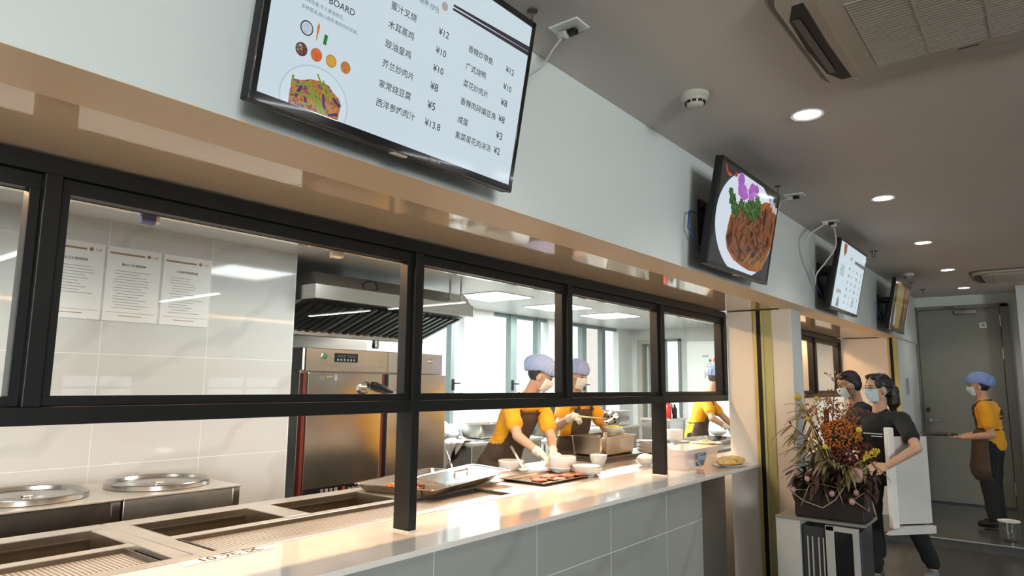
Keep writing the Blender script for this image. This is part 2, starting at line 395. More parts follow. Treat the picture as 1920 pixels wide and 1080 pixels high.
window_bay('window_2', [5.80, 9.355], [7.05, 8.20], 5.77, 9.40, (5.80,))

# ---- kitchen shell
struct('wall_kitchen_partition', B(-4.30, -4.20, -3, 2.815, ZF, 2.405), ktile)
struct('ceiling_kitchen', B(-5.8, -2.60, -3, 10.4, 2.405, 2.6), M('kitchen_ceiling', (0.74, 0.75, 0.74), 0.35, var=0.01))
struct('wall_kitchen_end', MB().box(-5.8, -5.40, 10.2, 10.4, ZF, 2.405).box(-5.40, -5.05, 10.2, 10.4, 2.24, 2.405).box(-5.05, -2.1, 10.2, 10.4, ZF, 2.405), ktile2)
struct('wall_kitchen_near', B(-5.8, -2.2, -3.1, -3.0, ZF, 2.6), wallp)
wb = MB().box(-5.8, -5.62, -3, 10.4, ZF, 0.9).box(-5.8, -5.50, -3, 4.2, 0.9, 2.405)
for a, b in ((6.03, 6.575), (7.78, 8.39), (9.74, 10.2)): wb.box(-5.80, -5.50, a, b, ZF, 2.405)
struct('wall_kitchen_back', wb, marble('kitchen_tile_back', (0.82, 0.84, 0.82), (0.70, 0.71, 0.69), 1, 2, 0.62, 0.615, 0.327, 0.413, rough=0.2, vamt=0.4))
frost = emis('frosted_window', (0.90, 1.0, 0.97), 1.2); frostc = emis('frosted_window_warm', (1.0, 0.93, 0.84), 1.0)
tealf = M('grey_window_frame', (0.22, 0.27, 0.27), 0.4, 0.3, var=0.05)
for i, (a, b, mull) in enumerate(((4.2, 6.03, ((5.83, 5.90),)), (6.575, 7.78, ((6.953, 7.089), (7.541, 7.628))), (8.39, 9.74, ((8.68, 8.815), (9.254, 9.368))))):
    r = sroot('window_%d' % (7 + i), (-5.6, (a + b) / 2, 0.9))
    m = MB().box(-5.62, -5.54, a, b, 0.90, 0.95).box(-5.62, -5.54, a, b, 2.36, 2.404)
    for p, q in mull:
        m.box(-5.62, -5.52, p, (p + q) / 2 - 0.006, 0.9, 2.404).box(-5.62, -5.53, (p + q) / 2 + 0.006, q, 0.9, 2.404)
    m.build('window_frame', tealf, r)
    pe = [a] + [v for p in mull for v in p] + [b]
    for k in range(0, len(pe), 2):
        B(-5.61, -5.60, pe[k], pe[k + 1], 0.94, 2.37).build('window_pane', frostc if (i == 2 and k == 2) else frost, r)
    if mull:
        p, q = mull[0]
        MB().box(-5.52, -5.50, p + 0.02, p + 0.05, 1.42, 1.55).tube([(-5.50, p + 0.035, 1.5), (-5.46, p + 0.035, 1.5), (-5.46, p + 0.10, 1.5)], 0.008).build('window_handle', blkpl, r)
# doorway in the kitchen end wall
r = sroot('door_2', (-5.2, 10.2, ZF))
MB().box(-5.40, -5.31, 10.17, 10.4, ZF, 2.24).box(-5.09, -5.05, 10.17, 10.4, ZF, 2.24).box(-5.31, -5.09, 10.17, 10.4, 2.17, 2.24).build('door_frame', M('beige_frame', (0.55, 0.50, 0.42), 0.5), r)
B(-5.30, -5.10, 10.30, 10.34, ZF, 2.17).build('door_leaf', M('grey_green_door', (0.42, 0.45, 0.42), 0.4), r)
MB().box(-5.262, -5.244, 10.27, 10.30, 0.2, 2.13).build('door_bright_gap', M('pale_gap_light', (0.9, 0.9, 0.88), 0.25), r)  # bright gap of the ajar door, its light painted as a pale strip
r = sroot('window_10', (-4.75, 10.2, 0.9))
MB().box(-4.90, -4.86, 10.16, 10.2, 0.9, 2.24).box(-4.67, -4.63, 10.16, 10.2, 0.9, 2.24).box(-4.90, -4.63, 10.16, 10.2, 2.2, 2.24).box(-4.90, -4.63, 10.16, 10.2, 0.9, 0.94).build('window_frame', tealf, r)
B(-4.86, -4.67, 10.185, 10.195, 0.94, 2.2).build('window_pane', frost, r)
# wall behind the second bay window
struct('wall_kitchen_screen', B(-2.47, -2.43, 6.85, 9.39, ZF, 2.109), creamw)

# ---- far door
r = sroot('door_1', (-0.95, 10.9, 0)); dm = M('grey_green_paint', (0.23, 0.225, 0.185), 0.42, var=0.03)
dfm = M('door_frame_paint', (0.20, 0.20, 0.165), 0.45, var=0.03)
MB().box(-1.475, -1.432, 10.84, 10.9, 0, 2.60).box(-0.487, -0.40, 10.84, 10.9, 0, 2.60).box(-1.475, -0.40, 10.84, 10.9, 2.558, 2.60).build('door_frame', dfm, r, bevel=0.003)
B(-1.427, -0.495, 10.865, 10.895, 0.012, 2.552).build('door_leaf', dm, r, bevel=0.002)
B(-1.43, -0.49, 10.885, 10.898, 0.0, 2.556).build('door_gap', blkpl, r)
brass = M('dark_brass', (0.10, 0.085, 0.06), 0.3, 0.9); chrome = M('chrome', (0.8, 0.8, 0.78), 0.15, 1.0)
rot = Matrix.Rotation(PI / 2, 3, 'X')
MB().lathe([(0.030, 0), (0.030, 0.012), (0.024, 0.018)], (-1.352, 10.865, 1.070), 24, rot).tube([(-1.352, 10.85, 1.07), (-1.352, 10.80, 1.07), (-1.33, 10.79, 1.07), (-1.22, 10.79, 1.062)], [0.011, 0.011, 0.011, 0.008], 10).build('door_handle', steelg, r, smooth='auto')
MB().lathe([(0.028, 0), (0.028, 0.012), (0.018, 0.016)], (-1.372, 10.865, 1.21), 24, rot).build('door_lock', brass, r, smooth='auto')
for z in (2.38, 1.95, 0.25):
    MB().box(-0.500, -0.478, 10.852, 10.868, z - 0.075, z + 0.075).tube([(-0.489, 10.850, z - 0.075), (-0.489, 10.850, z + 0.075)], 0.009).build('door_hinge', steelg, r)
MB().box(-0.98, -0.74, 10.80, 10.862, 2.475, 2.535).build('door_closer', steelg, r, bevel=0.01)
MB().obox((-0.75, 10.80, 2.55), (0.13, 0.0, 0.004), (0, 0.010, 0), (0, 0, 0.006)).tube([(-0.62, 10.80, 2.55), (-0.62, 10.80, 2.52)], 0.01).box(-1.10, -0.98, 10.82, 10.862, 2.565, 2.585).build('door_closer_arm', steeld, r)
sg = MB(); quad(sg, (-0.72, 10.8635, 2.29), (1, 0, 0), (0, 0, 1), 0, 0.075, 0, 0.072); sg.build('door_sign', paper, r)
sg = MB(); quad(sg, (-0.72, 10.8625, 2.29), (1, 0, 0), (0, 0, 1), 0.015, 0.060, 0.013, 0.058); sg.build('sign_patch', inkg, r)
# small printed notice on the white end column
n = thing('wall_notice', (-1.4625, 9.9, 1.30), 'small black printed notice on the white column before the door', 'notice')
m = MB()
for k in range(5): quad(m, (-1.4615, 9.80 + 0.05 * k, 1.42), (0, 1, 0), (0, 0, 1), 0, 0.03, -0.02 * (k % 2), 0.20, 0.0)
m.build('notice_text', inkg, n)
# ---------------------------------------------------------------- lamps of the place
# recessed downlights along the dining ceiling
dlm = emis('downlight_lens', (1.0, 0.98, 0.95), 14.0)
def downlight(y, label, grp, x=-0.795):
    t = thing('downlight', (x, y, 2.74), label, 'ceiling light', grp)
    MB().lathe([(0.056, 0.0), (0.072, 0.0), (0.074, -0.004), (0.070, -0.007), (0.056, -0.002)], (x, y, 2.74), 32, caps=False).build('trim_ring', plast, t, smooth='auto')
    MB().lathe([(0.0, -0.003), (0.058, -0.003)], (x, y, 2.74), 32, caps=False).build('lens', dlm, t)
    l = bpy.data.lights.new('downlight_lamp', 'SPOT'); l.energy = 20; l.color = (1.0, 0.97, 0.93); l.spot_size = math.radians(125); l.spot_blend = 0.9; l.shadow_soft_size = 0.05
    o = bpy.data.objects.new('downlight_lamp', l); COL.objects.link(o); o.location = (0, 0, -0.03); o.parent = t
    return t
G = 'round downlights along the dining ceiling'
for y, lab in ((3.175, 'round recessed downlight closest to the smoke detector and air conditioner'), (4.940, 'second round downlight along the ceiling, past the large air conditioner'),
               (6.70, 'middle one of the five round ceiling downlights in a row'), (8.42, 'fourth round ceiling downlight, just before the far air conditioner'),
               (10.07, 'last round ceiling downlight, right in front of the grey door')):
    downlight(y, lab, G)
for y in (1.42, -0.35, -2.1): downlight(y, 'round recessed downlight further back along the dining ceiling, out of the picture', G)
# linear tube lights over the dining tables; the glass reflects them
tubem = emis('tube_diffuser', (0.95, 0.98, 1.0), 8.0)
for y in (-0.6, 2.07, 4.75, 7.4):
    for x in (3.3, 5.45):
        if y == 4.75 and x < 4: continue
        if y == 2.07 and x < 4: x = 3.6
        t = thing('tube_light', (x, y, 2.74), 'white linear tube light on the ceiling over the dining tables', 'ceiling light', 'tube lights over the dining tables')
        B(x - 0.85, x + 0.85, y - 0.05, y + 0.05, 2.70, 2.739).build('tube_housing', plast, t)
        B(x - 0.83, x + 0.83, y - 0.035, y + 0.035, 2.690, 2.70).build('tube_diffuser', tubem, t)
        area('tube_lamp', (0, 0, -0.058), (0, 0, 0), 1.66, 0.07, 15, (0.95, 0.98, 1.0), parent=t)
# square LED panels in the kitchen ceiling
def panel(x, y, label, power=64):
    t = thing('ceiling_panel_light', (x, y, 2.405), label, 'ceiling light', 'square LED panels in the kitchen ceiling')
    B(x - 0.30, x + 0.30, y - 0.30, y + 0.30, 2.397, 2.404).build('panel_frame', plast, t)
    B(x - 0.285, x + 0.285, y - 0.285, y + 0.285, 2.394, 2.3975).build('panel_diffuser', led, t)
    area('panel_lamp', (0, 0, -0.016), (0, 0, 0), 0.56, 0.56, power, (0.93, 1.0, 0.98), parent=t)
panel(-4.53, 5.40, 'square white LED ceiling panel closest to the range hood')
panel(-4.53, 6.60, 'middle square LED ceiling panel, cut in view by a window mullion')
panel(-4.53, 7.80, 'square LED ceiling panel furthest into the kitchen')
panel(-3.2, 0.3, 'square LED ceiling panel over the soup warmers', 12)
panel(-3.2, 3.0, 'square LED ceiling panel over the serving trays', 11)
# warm light strips under the soffit, over the food wells
stripm = emis('warm_strip', (1.0, 0.72, 0.42), 3.0)
for y0, y1, p in ((-0.9, 2.4, 42), (2.45, 5.45, 36), (5.9, 9.3, 30)):
    yc = (y0 + y1) / 2
    xs_ = -2.42 if y0 < 5 else -2.29
    t = thing('warm_light_strip', (xs_, yc, 2.109), 'warm light strip fixed under the soffit above the food wells', 'light strip', 'warm strips over the food wells')
    B(xs_ - 0.03, xs_ + 0.03, y0, y1, 2.092, 2.109).build('strip_housing', plast, t)
    area('strip_lamp', (0, 0, -0.02), (0, 0, 0), 0.06, y1 - y0, p, WARM, parent=t)
# ---------------------------------------------------------------- serving counter
t = thing('serving_counter', (-1.95, 1.3, ZF), 'long serving counter with pale stone top and grey marble tiled front', 'counter')
B(-2.342, -1.858, -2.98, 5.50, 0.878, 0.900).build('stone_top', stone, t, bevel=0.003)
B(-1.93, -1.880, -2.98, 4.40, ZF, 0.877).build('tiled_front', ctile, t)
B(-1.93, -1.884, 4.405, 4.82, ZF, 0.877).build('dark_end_panel', M('smoked_steel', (0.20, 0.175, 0.15), 0.22, 0.6, var=0.1), t)
B(-3.18, -1.93, -2.98, 4.80, ZF, 0.70).build('cabinet_body', steeld, t)
t = thing('serving_counter', (-1.95, 7.5, ZF), 'serving counter of the second bay, behind the column', 'counter')
B(-2.42, -1.80, 5.775, 9.39, 0.878, 0.900).build('stone_top', stone, t, bevel=0.003)
B(-2.41, -1.83, 5.775, 9.39, ZF, 0.877).build('counter_body', creamw, t)

# ---- steel food well units set into the counter
def well_unit(label, y0, y1, wells, perf_y, back=-3.19):
    """frame of steel strips around hot wells (behind) and a perforated tray channel (in front)"""
    t = thing('food_well_unit', (-2.85, (y0 + y1) / 2, 0.70), label, 'food warmer', 'steel food well units set in the counter')
    f = MB(); Z0, Z1 = 0.880, 0.901
    f.box(-2.400, -2.346, y0, y1, Z0, Z1); f.box(back, -3.085, y0, y1, Z0, Z1)
    f.box(-2.745, -2.690, y0 + 0.06, y1 - 0.06, Z0, Z1)
    f.box(-3.085, -2.400, y0, y0 + 0.066, Z0, Z1); f.box(-3.085, -2.400, y1 - 0.066, y1, Z0, Z1)
    ye = [y0 + 0.066] + [v for w_ in wells for v in w_] + [y1 - 0.066]
    for k in range(0, len(ye), 2):
        if ye[k + 1] - ye[k] > 0.004: f.box(-3.085, -2.745, ye[k], ye[k + 1], Z0, Z1)
    f.build('steel_frame', steelh, t, bevel=0.003)
    p0, p1 = perf_y
    B(-2.690, -2.400, p0, p1, 0.876, 0.882).build('perforated_tray', perf, t)
    m = MB(); m.box(-2.690, -2.684, p0, p1, 0.870, 0.899).box(-2.406, -2.400, p0, p1, 0.86, 0.899).box(-2.690, -2.400, p0, p0 + 0.006, 0.86, 0.899).box(-2.690, -2.400, p1 - 0.006, p1, 0.86, 0.899)
    m.build('tray_channel', steeld, t)
    for a, b in wells:
        m = MB(); z = 0.74
        m.box(-3.085, -3.078, a, b, z, 0.899).box(-2.752, -2.745, a, b, z, 0.899).box(-3.085, -2.745, a, a + 0.007, z, 0.899).box(-3.085, -2.745, b - 0.007, b, z, 0.899).box(-3.085, -2.745, a, b, z - 0.01, z)
        m.box(-3.078, -3.070, a, b, 0.868, 0.872)
        m.build('well_pan', M('well_steel', (0.30, 0.25, 0.19), 0.32, 0.9, var=0.12), t)
    return t
well_unit('steel food well unit at the near end of the counter, with an empty well', 0.10, 1.258, [(0.20, 1.185)], (0.2, 1.15))
well_unit('long steel food well unit with two empty wells and a perforated channel', 1.262, 3.125, [(1.335, 1.86), (1.98, 2.52)], (1.34, 3.06))
t = thing('food_well_unit', (-2.85, 4.0, 0.72), 'flat steel serving top past the food wells, under the patties and deep pan', 'food warmer', 'steel food well units set in the counter')
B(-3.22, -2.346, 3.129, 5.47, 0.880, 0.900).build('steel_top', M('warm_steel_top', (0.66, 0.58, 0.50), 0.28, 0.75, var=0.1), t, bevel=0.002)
B(-3.20, -2.36, 3.14, 5.46, 0.72, 0.88).build('steel_base', steeld, t)
t = thing('food_well_unit', (-2.9, 6.6, 0.72), 'steel serving top behind the last pane, where the third cook works', 'food warmer', 'steel food well units set in the counter')
B(-3.22, -2.61, 5.48, 7.6, 0.880, 0.900).build('steel_top', steelh, t, bevel=0.002)
B(-3.20, -2.62, 5.49, 7.6, ZF, 0.88).build('steel_base', steeld, t)

# ---- paper price tag on the stone top
t = thing('price_tag', (-2.30, 1.32, 0.9005), 'white paper price tag with black characters lying on the stone counter', 'price tag')
quad_o = (-2.335, 1.165, 0.9012)
m = MB(); quad(m, quad_o, (0, 1, 0), (-1, 0, 0), 0, 0.34, -0.065, 0.0); m.build('tag_paper', paper, t)
m = MB(); put_text(m, '10 元 区', 0.052, (-2.283, 1.235, 0.9018), (0, 1, 0), (-1, 0, 0), n=(0, 0, 1), width=0.22); m.build('tag_text', ink, t)

# ---- trays and food
def rounded_rect(hx, hy, r, n=5):
    out = []
    for cx_, cy_, a in ((hx - r, hy - r, 0), (-hx + r, hy - r, 90), (-hx + r, -hy + r, 180), (hx - r, -hy + r, 270)):
        for k in range(n + 1):
            th = math.radians(a + 90 * k / n); out.append((cx_ + r * math.cos(th), cy_ + r * math.sin(th)))
    return out
def pan_mesh(hx, hy, depth, r=0.05, taper=0.02, lip=0.014, th=0.003, mat=None, c=(0, 0, 0)):
    """open gastronorm pan or sheet tray: outer wall, lip, inner wall and floor; rim at z = 0 of the pan"""
    mb = MB(); c = Vector(c); rings = []
    def ring(dx, z, rr): return [Vector((x, y, z)) for x, y in rounded_rect(hx - dx, hy - dx, max(rr, 0.008))]
    for dx, z, rr in ((taper + 0.012, -depth, r * 0.7), (taper, -depth + 0.012, r), (0, -0.003, r), (-lip, -0.003, r + lip), (-lip, 0.001, r + lip), (th, 0.0, r), (taper + th, -depth + 0.014, r), (taper + 0.012 + th, -depth + th, r * 0.7)):
        rings.append(ring(dx, z, rr))
    n = len(rings[0]); vs = [(mat @ p if mat else p) + c for R_ in rings for p in R_]
    fs = [(i * n + k, i * n + (k + 1) % n, (i + 1) * n + (k + 1) % n, (i + 1) * n + k) for i in range(len(rings) - 1) for k in range(n)]
    fs += [tuple(range(n))[::-1], tuple(range((len(rings) - 1) * n, len(rings) * n))]
    return mb.add(vs, fs)
RZ = lambda a: Matrix.Rotation(a, 3, 'Z')
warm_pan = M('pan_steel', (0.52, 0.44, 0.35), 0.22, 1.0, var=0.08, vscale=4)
ang = math.atan2(0.76, -0.19) - PI / 2
t = thing('sheet_tray', (-2.93, 2.95, 0.901), 'wide shallow steel tray with a little diced meat in its corner', 'tray')
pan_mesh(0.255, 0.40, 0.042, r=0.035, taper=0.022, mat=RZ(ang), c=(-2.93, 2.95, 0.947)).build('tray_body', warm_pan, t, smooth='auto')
t = thing('diced_meat', (-2.93, 2.73, 0.909), 'heap of red-brown diced meat with peppers in the shallow tray', 'food'); t2 = t
m = MB()
rr = random.Random(3)
for k in range(90):
    a, d = rr.random() * 2 * PI, math.sqrt(rr.random()) * 0.11
    p = Vector((-2.93, 2.73, 0.912 + 0.028 * (1 - d / 0.11) * rr.random() + 0.004)) + Vector((d * 1.15 * math.cos(a), d * math.sin(a), 0))
    m.obox(p, Vector((0.009, 0.003, rr.uniform(-.004, .004))), Vector((-0.003, 0.008, 0.002)), Vector((0.001, 0.001, 0.006)))
o = m.build('meat_pieces', food('diced_meat', ((0.10, 0.02, 0.008), (0.45, 0.07, 0.012), (0.75, 0.22, 0.03), (0.9, 0.55, 0.25)), 70, 0.25), t); o['kind'] = 'stuff'
# flat steel lid lying across the tray
t = thing('flat_steel_cover', (-2.80, 3.06, 0.95), 'flat polished steel cover lying tilted across the shallow tray', 'cover')
Rl = RZ(ang - 0.18) @ Matrix.Rotation(0.045, 3, 'X') @ Matrix.Rotation(0.05, 3, 'Y')
lm = MB(); c = Vector((-2.79, 3.07, 0.968))
for z, d in ((0.0, 0.0), (0.003, 0.0), (0.003, 0.02), (-0.006 + 0.003, 0.035)):
    pass
poly = rounded_rect(0.165, 0.30, 0.05); poly2 = rounded_rect(0.14, 0.275, 0.04); n_ = len(poly)
vs = [Rl @ Vector((x, y, 0)) + c for x, y in poly] + [Rl @ Vector((x, y, 0.003)) + c for x, y in poly] + [Rl @ Vector((x, y, 0.003)) + c for x, y in poly2] + [Rl @ Vector((x, y, -0.003)) + c for x, y in [(x * 0.95, y * 0.97) for x, y in poly2]]
fs = [(i * n_ + k, i * n_ + (k + 1) % n_, (i + 1) * n_ + (k + 1) % n_, (i + 1) * n_ + k) for i in range(3) for k in range(n_)] + [tuple(range(n_))[::-1], tuple(range(3 * n_, 4 * n_))]
lm.add(vs, fs); lm.build('cover_plate', steelg, t, smooth='auto')
hm = MB(); hm.tube([Rl @ Vector(p) + c for p in ((-0.015, -0.06, 0.0), (-0.015, -0.055, 0.022), (0, 0, 0.026), (-0.015, 0.055, 0.022), (-0.015, 0.06, 0.0))], 0.006, 10); hm.build('cover_handle', steelg, t, smooth=True)

def ladle(name, label, p0, p1, bowl_r, mat, up=0.0):
    t = thing(name, p1, label, 'utensil'); p0, p1 = Vector(p0), Vector(p1)
    mid = (p0 + p1) / 2 + Vector((0, 0, up)); d = (p1 - p0).normalized()
    MB().tube([p0, mid, p1], [0.011, 0.009, 0.008], 10).build('handle', mat, t, smooth=True)
    q = p1 + d * bowl_r * 0.9
    MB().lathe([(0.001, -bowl_r * 0.45), (bowl_r * 0.6, -bowl_r * 0.36), (bowl_r, 0.0), (bowl_r - 0.003, 0.002), (bowl_r * 0.55, -bowl_r * 0.30), (0.001, -bowl_r * 0.38)], q, 24).build('bowl', mat, t, smooth=True)
ladle('steel_spoon', 'steel spoon with its handle sticking up behind the shallow tray', (-3.44, 3.60, 1.02), (-3.12, 3.33, 0.955), 0.045, steelg)
ladle('white_spoon', 'white long-handled spoon leaning over a tray in front of the first cook', (-3.24, 4.10, 1.03), (-2.90, 3.80, 0.935), 0.04, ceram, 0.0)

def bowl(name, label, c, r, h, group=None, mat=ceram, foot=0.5, cat='bowl', n=36):
    t = thing(name, c, label, cat, group)
    MB().lathe([(r * foot, 0), (r * foot, 0.005), (r * foot * 1.15, 0.010), (r * 0.88, h * 0.55), (r, h), (r - 0.004, h + 0.001), (r * 0.84, h * 0.56), (r * foot, 0.014), (0.0005, 0.012)], c, n).build('bowl_body', mat, t, smooth='auto')
    return t
# tray with meat patties
t = thing('flat_tray', (-2.60, 3.75, 0.901), 'flat brown-lit steel tray holding the sliced patties', 'tray')
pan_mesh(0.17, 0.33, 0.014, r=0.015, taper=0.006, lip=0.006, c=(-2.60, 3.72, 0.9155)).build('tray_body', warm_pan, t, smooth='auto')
patm = food('patty_meat', ((0.20, 0.05, 0.02), (0.46, 0.15, 0.06), (0.62, 0.26, 0.12)), 50, 0.4)
for i, (x, y, z, a) in enumerate(((-2.56, 3.52, 0.905, 0), (-2.57, 3.62, 0.916, 0.2), (-2.50, 3.64, 0.905, 0.9), (-2.60, 3.73, 0.905, 0.4), (-2.51, 3.75, 0.914, 0.1), (-2.56, 3.86, 0.905, 0.7), (-2.49, 3.88, 0.912, 1.2), (-2.64, 3.62, 0.905, 0.4))):
    labs = ('round brown meat patty nearest the tray corner', 'brown patty resting on the first one', 'patty by the front rim of the tray', 'patty in the middle of the flat tray', 'patty leaning on the middle one', 'patty below the stack of small bowls', 'last patty, by the small bowls', 'patty at the back of the flat tray')
    o = MB().lathe([(0.001, 0), (0.046, 0.0), (0.052, 0.005), (0.046, 0.012), (0.001, 0.0125)], (0, 0, 0), 24, Matrix.Rotation(0.08 * math.sin(3 * i), 3, 'X')).build('meat_patty', patm, None, smooth='auto')
    o.location = (x, y, z); o.rotation_euler = (0, 0, a); tag(o, labs[i], 'food', 'meat patties on the flat tray')
# white tubs, bowls, cup
t = thing('white_tub', (-2.69, 3.97, 0.901), 'tall smooth white round tub by the first cook\'s gloved hands', 'tub')
MB().lathe([(0.062, 0), (0.078, 0.010), (0.090, 0.028), (0.094, 0.036), (0.094, 0.108), (0.090, 0.112), (0.001, 0.112)], (-2.69, 3.97, 0.901), 40).build('tub_body', ceram, t, smooth='auto')
MB().lathe([(0.0945, 0.036), (0.0965, 0.038), (0.0945, 0.040)], (-2.69, 3.97, 0.901), 40, caps=False).build('tub_rim', ceram, t, smooth=True)
t = thing('white_tub', (-3.06, 3.87, 0.901), 'low white round tub left of the white spoon', 'tub')
MB().lathe([(0.075, 0), (0.084, 0.012), (0.092, 0.062), (0.088, 0.066), (0.001, 0.064)], (-3.06, 3.87, 0.901), 40).build('tub_body', ceram, t, smooth='auto')
for k in range(3):
    bowl('small_bowl', ('lowest of three small white bowls stacked in front of the tall tub', 'middle one of three small white bowls stacked in front of the tall tub', 'top one of three small white bowls stacked in front of the tall tub')[k],
         (-2.475 - 0.008 * (k == 2), 3.945, 0.901 + 0.013 * k), 0.094, 0.042, 'small bowls stacked on the counter')
bowl('white_cup', 'white tapered cup standing in front of the deep pan', (-2.70, 4.46, 0.901), 0.066, 0.085, foot=0.5)
bowl('rice_bowl', 'white bowl heaped with rice beside the window post', (-2.455, 4.735, 0.901), 0.068, 0.060)
o = MB().ell((-2.455, 4.735, 0.957), (0.062, 0.062, 0.034), nu=32, nv=16).build('rice', food('rice_grain', ((0.74, 0.72, 0.66), (0.9, 0.88, 0.83)), 160, 0.6), None, smooth=True)
tag(o, 'mound of white rice in the bowl beside the post', 'rice', kind='stuff')
# deep pan
t = thing('deep_pan', (-2.97, 4.99, 0.901), 'deep rectangular steel pan standing in the middle of the counter', 'pan')
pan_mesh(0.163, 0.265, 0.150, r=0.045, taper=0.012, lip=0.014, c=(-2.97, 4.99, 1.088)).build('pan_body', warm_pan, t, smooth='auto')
t = thing('pan_tray', (-2.96, 5.0, 0.901), 'low dark steel rack under the deep pan', 'rack')
MB().box(-3.17, -2.76, 4.68, 5.36, 0.901, 0.920).box(-3.16, -2.77, 4.69, 5.35, 0.920, 0.936).build('rack_body', steeld, t, bevel=0.004)
o = MB().ell((-2.97, 4.99, 0.965), (0.145, 0.24, 0.02)).build('greens', food('cooked_greens', ((0.10, 0.16, 0.03), (0.30, 0.34, 0.08), (0.5, 0.45, 0.2)), 60), None, smooth=True)
tag(o, 'cooked greens lying at the bottom of the deep pan', 'food', kind='stuff')
# plate stacks
def plate(c, r, label, grp):
    t = thing('plate', c, label, 'plate', grp)
    MB().lathe([(r * 0.55, 0), (r * 0.6, 0.003), (r * 0.75, 0.004), (r, 0.014), (r, 0.017), (r * 0.72, 0.008), (0.001, 0.006)], c, 32).build('plate_body', ceram, t, smooth='auto')
    return t
p0 = None
for k in range(10):
    z = 0.901 + 0.0108 * k; dx = 0.004 * math.sin(k * 2.1)
    lab = 'top plate of the tall stack between the deep pan and the post' if k == 9 else ('bottom plate of the tall stack between the deep pan and the post' if k == 0 else 'white plate inside the tall stack between the deep pan and the post')
    if p0 is None: p0 = plate((-2.90, 5.60, z), 0.082, lab, 'plates in the tall stack'); base = z
    else: copy_thing(p0, (dx, dx * 0.6, z - base), lab)
p0 = None
for k in range(6):
    z = 0.901 + 0.0108 * k
    lab = 'white plate in the short stack under a tower of bowls behind the post'
    if p0 is None: p0 = plate((-2.87, 6.27, z), 0.078, lab, 'plates in the short stack'); base = z
    else: copy_thing(p0, (0.003 * math.sin(k * 1.7), 0, z - base), lab)
t = thing('white_tub', (-2.93, 6.25, 0.974), 'smooth white round tub on the short plate stack behind the post', 'tub')
MB().lathe([(0.062, 0), (0.074, 0.010), (0.082, 0.024), (0.084, 0.10), (0.080, 0.104), (0.001, 0.103)], (-2.93, 6.25, 0.974), 36).build('tub_body', ceram, t, smooth='auto')
# third cook's pans and plates
t = thing('serving_pan', (-2.92, 7.05, 0.901), 'shallow steel pan in front of the third cook', 'pan')
pan_mesh(0.20, 0.42, 0.05, r=0.04, taper=0.015, c=(-2.90, 6.98, 0.953)).build('pan_body', steelg, t, smooth='auto')
bowl('white_bowl', 'white wide bowl at the back edge of the third cook\'s pan', (-2.95, 7.40, 0.955), 0.095, 0.055, foot=0.4)
t = thing('noodle_plate', (-2.66, 6.35, 0.901), 'white plate of pale noodles beside the plastic container', 'plate')
MB().lathe([(0.08, 0), (0.09, 0.006), (0.15, 0.020), (0.148, 0.023), (0.08, 0.009), (0.001, 0.008)], (-2.66, 6.35, 0.945), 36).build('plate_body', ceram, t, smooth='auto')
B(-2.78, -2.54, 6.20, 6.5, 0.901, 0.944).build('plate_stand', steelh, t)
m = MB(); rr = random.Random(11)
for k in range(60):
    a = rr.random() * 2 * PI; d = 0.10 * math.sqrt(rr.random()); pts = []
    for q in range(5):
        aa = a + q * 0.5; pts.append((-2.66 + d * math.cos(aa), 6.35 + d * math.sin(aa), 0.957 + 0.035 * (1 - d / 0.11) + 0.006 * math.sin(q * 2 + k)))
    m.tube(pts, 0.0035, 5)
o = m.build('noodles', food('noodle', ((0.78, 0.66, 0.34), (0.9, 0.82, 0.56)), 40, 0.35), None, smooth=True); tag(o, 'heap of pale yellow noodles on the plate', 'food', kind='stuff')

# plastic container with a blue label
t = thing('plastic_container', (-2.23, 4.95, 0.901), 'clear plastic food container with a blue label at the end of the counter', 'container')
clearp = glass_mat('frosted_plastic', (0.90, 0.86, 0.84), 0.3)
N, L = nt(clearp)
mx = N.new('ShaderNodeMixShader'); df = N.new('ShaderNodeBsdfDiffuse'); df.inputs[0].default_value = (0.85, 0.78, 0.74, 1); mx.inputs[0].default_value = 0.45
old = N['Material Output'].inputs[0].links[0].from_socket; L.new(old, mx.inputs[1]); L.new(df.outputs[0], mx.inputs[2]); L.new(mx.outputs[0], N['Material Output'].inputs[0])
m = MB(); hx, hy, x0, y0 = 0.135, 0.30, -2.22, 4.94
rings = [[(x0 + x * s_, y0 + y * s_, z) for x, y in rounded_rect(hx, hy, 0.03)] for s_, z in ((0.93, 0.902), (1.0, 1.035), (1.02, 1.035), (1.02, 1.042), (0.98, 1.042))]
n_ = len(rings[0]); m.add([p for R_ in rings for p in R_], [(i * n_ + k, i * n_ + (k + 1) % n_, (i + 1) * n_ + (k + 1) % n_, (i + 1) * n_ + k) for i in range(4) for k in range(n_)] + [tuple(range(n_)), tuple(range(4 * n_, 5 * n_))])
m.build('container_body', clearp, t, smooth='auto')
# label on the face towards the dining room
U, V, n = Vector((0, 1, 0)), Vector((0.06, 0, 1)).normalized(), Vector((1, 0, 0))
lb = MB(); o_ = Vector((-2.076, 4.70, 0.918))
lb.add([o_ + U * u + V * v + n * 0.004 for u, v in ((0.06, 0.005), (0.20, 0.005), (0.25, 0.095), (0.06, 0.095))], [(0, 1, 2, 3)])
lb.build('label', M('label_blue', (0.05, 0.16, 0.42), 0.4), t)
lt = MB(); put_text(lt, 'CRISPER', 0.038, o_ + U * 0.07 + V * 0.045, U, V, n=n, off=0.006, width=0.15); quad(lt, o_ + n * 0.006, U, V, 0.07, 0.15, 0.082, 0.088); quad(lt, o_ + n * 0.006, U, V, 0.07, 0.13, 0.030, 0.034)
lt.build('label_text', paper, t)
lt = MB(); quad(lt, o_ + n * 0.0065, U, V, 0.14, 0.19, 0.084, 0.092); lt.build('label_patch', M('label_green', (0.25, 0.5, 0.12), 0.4), t)
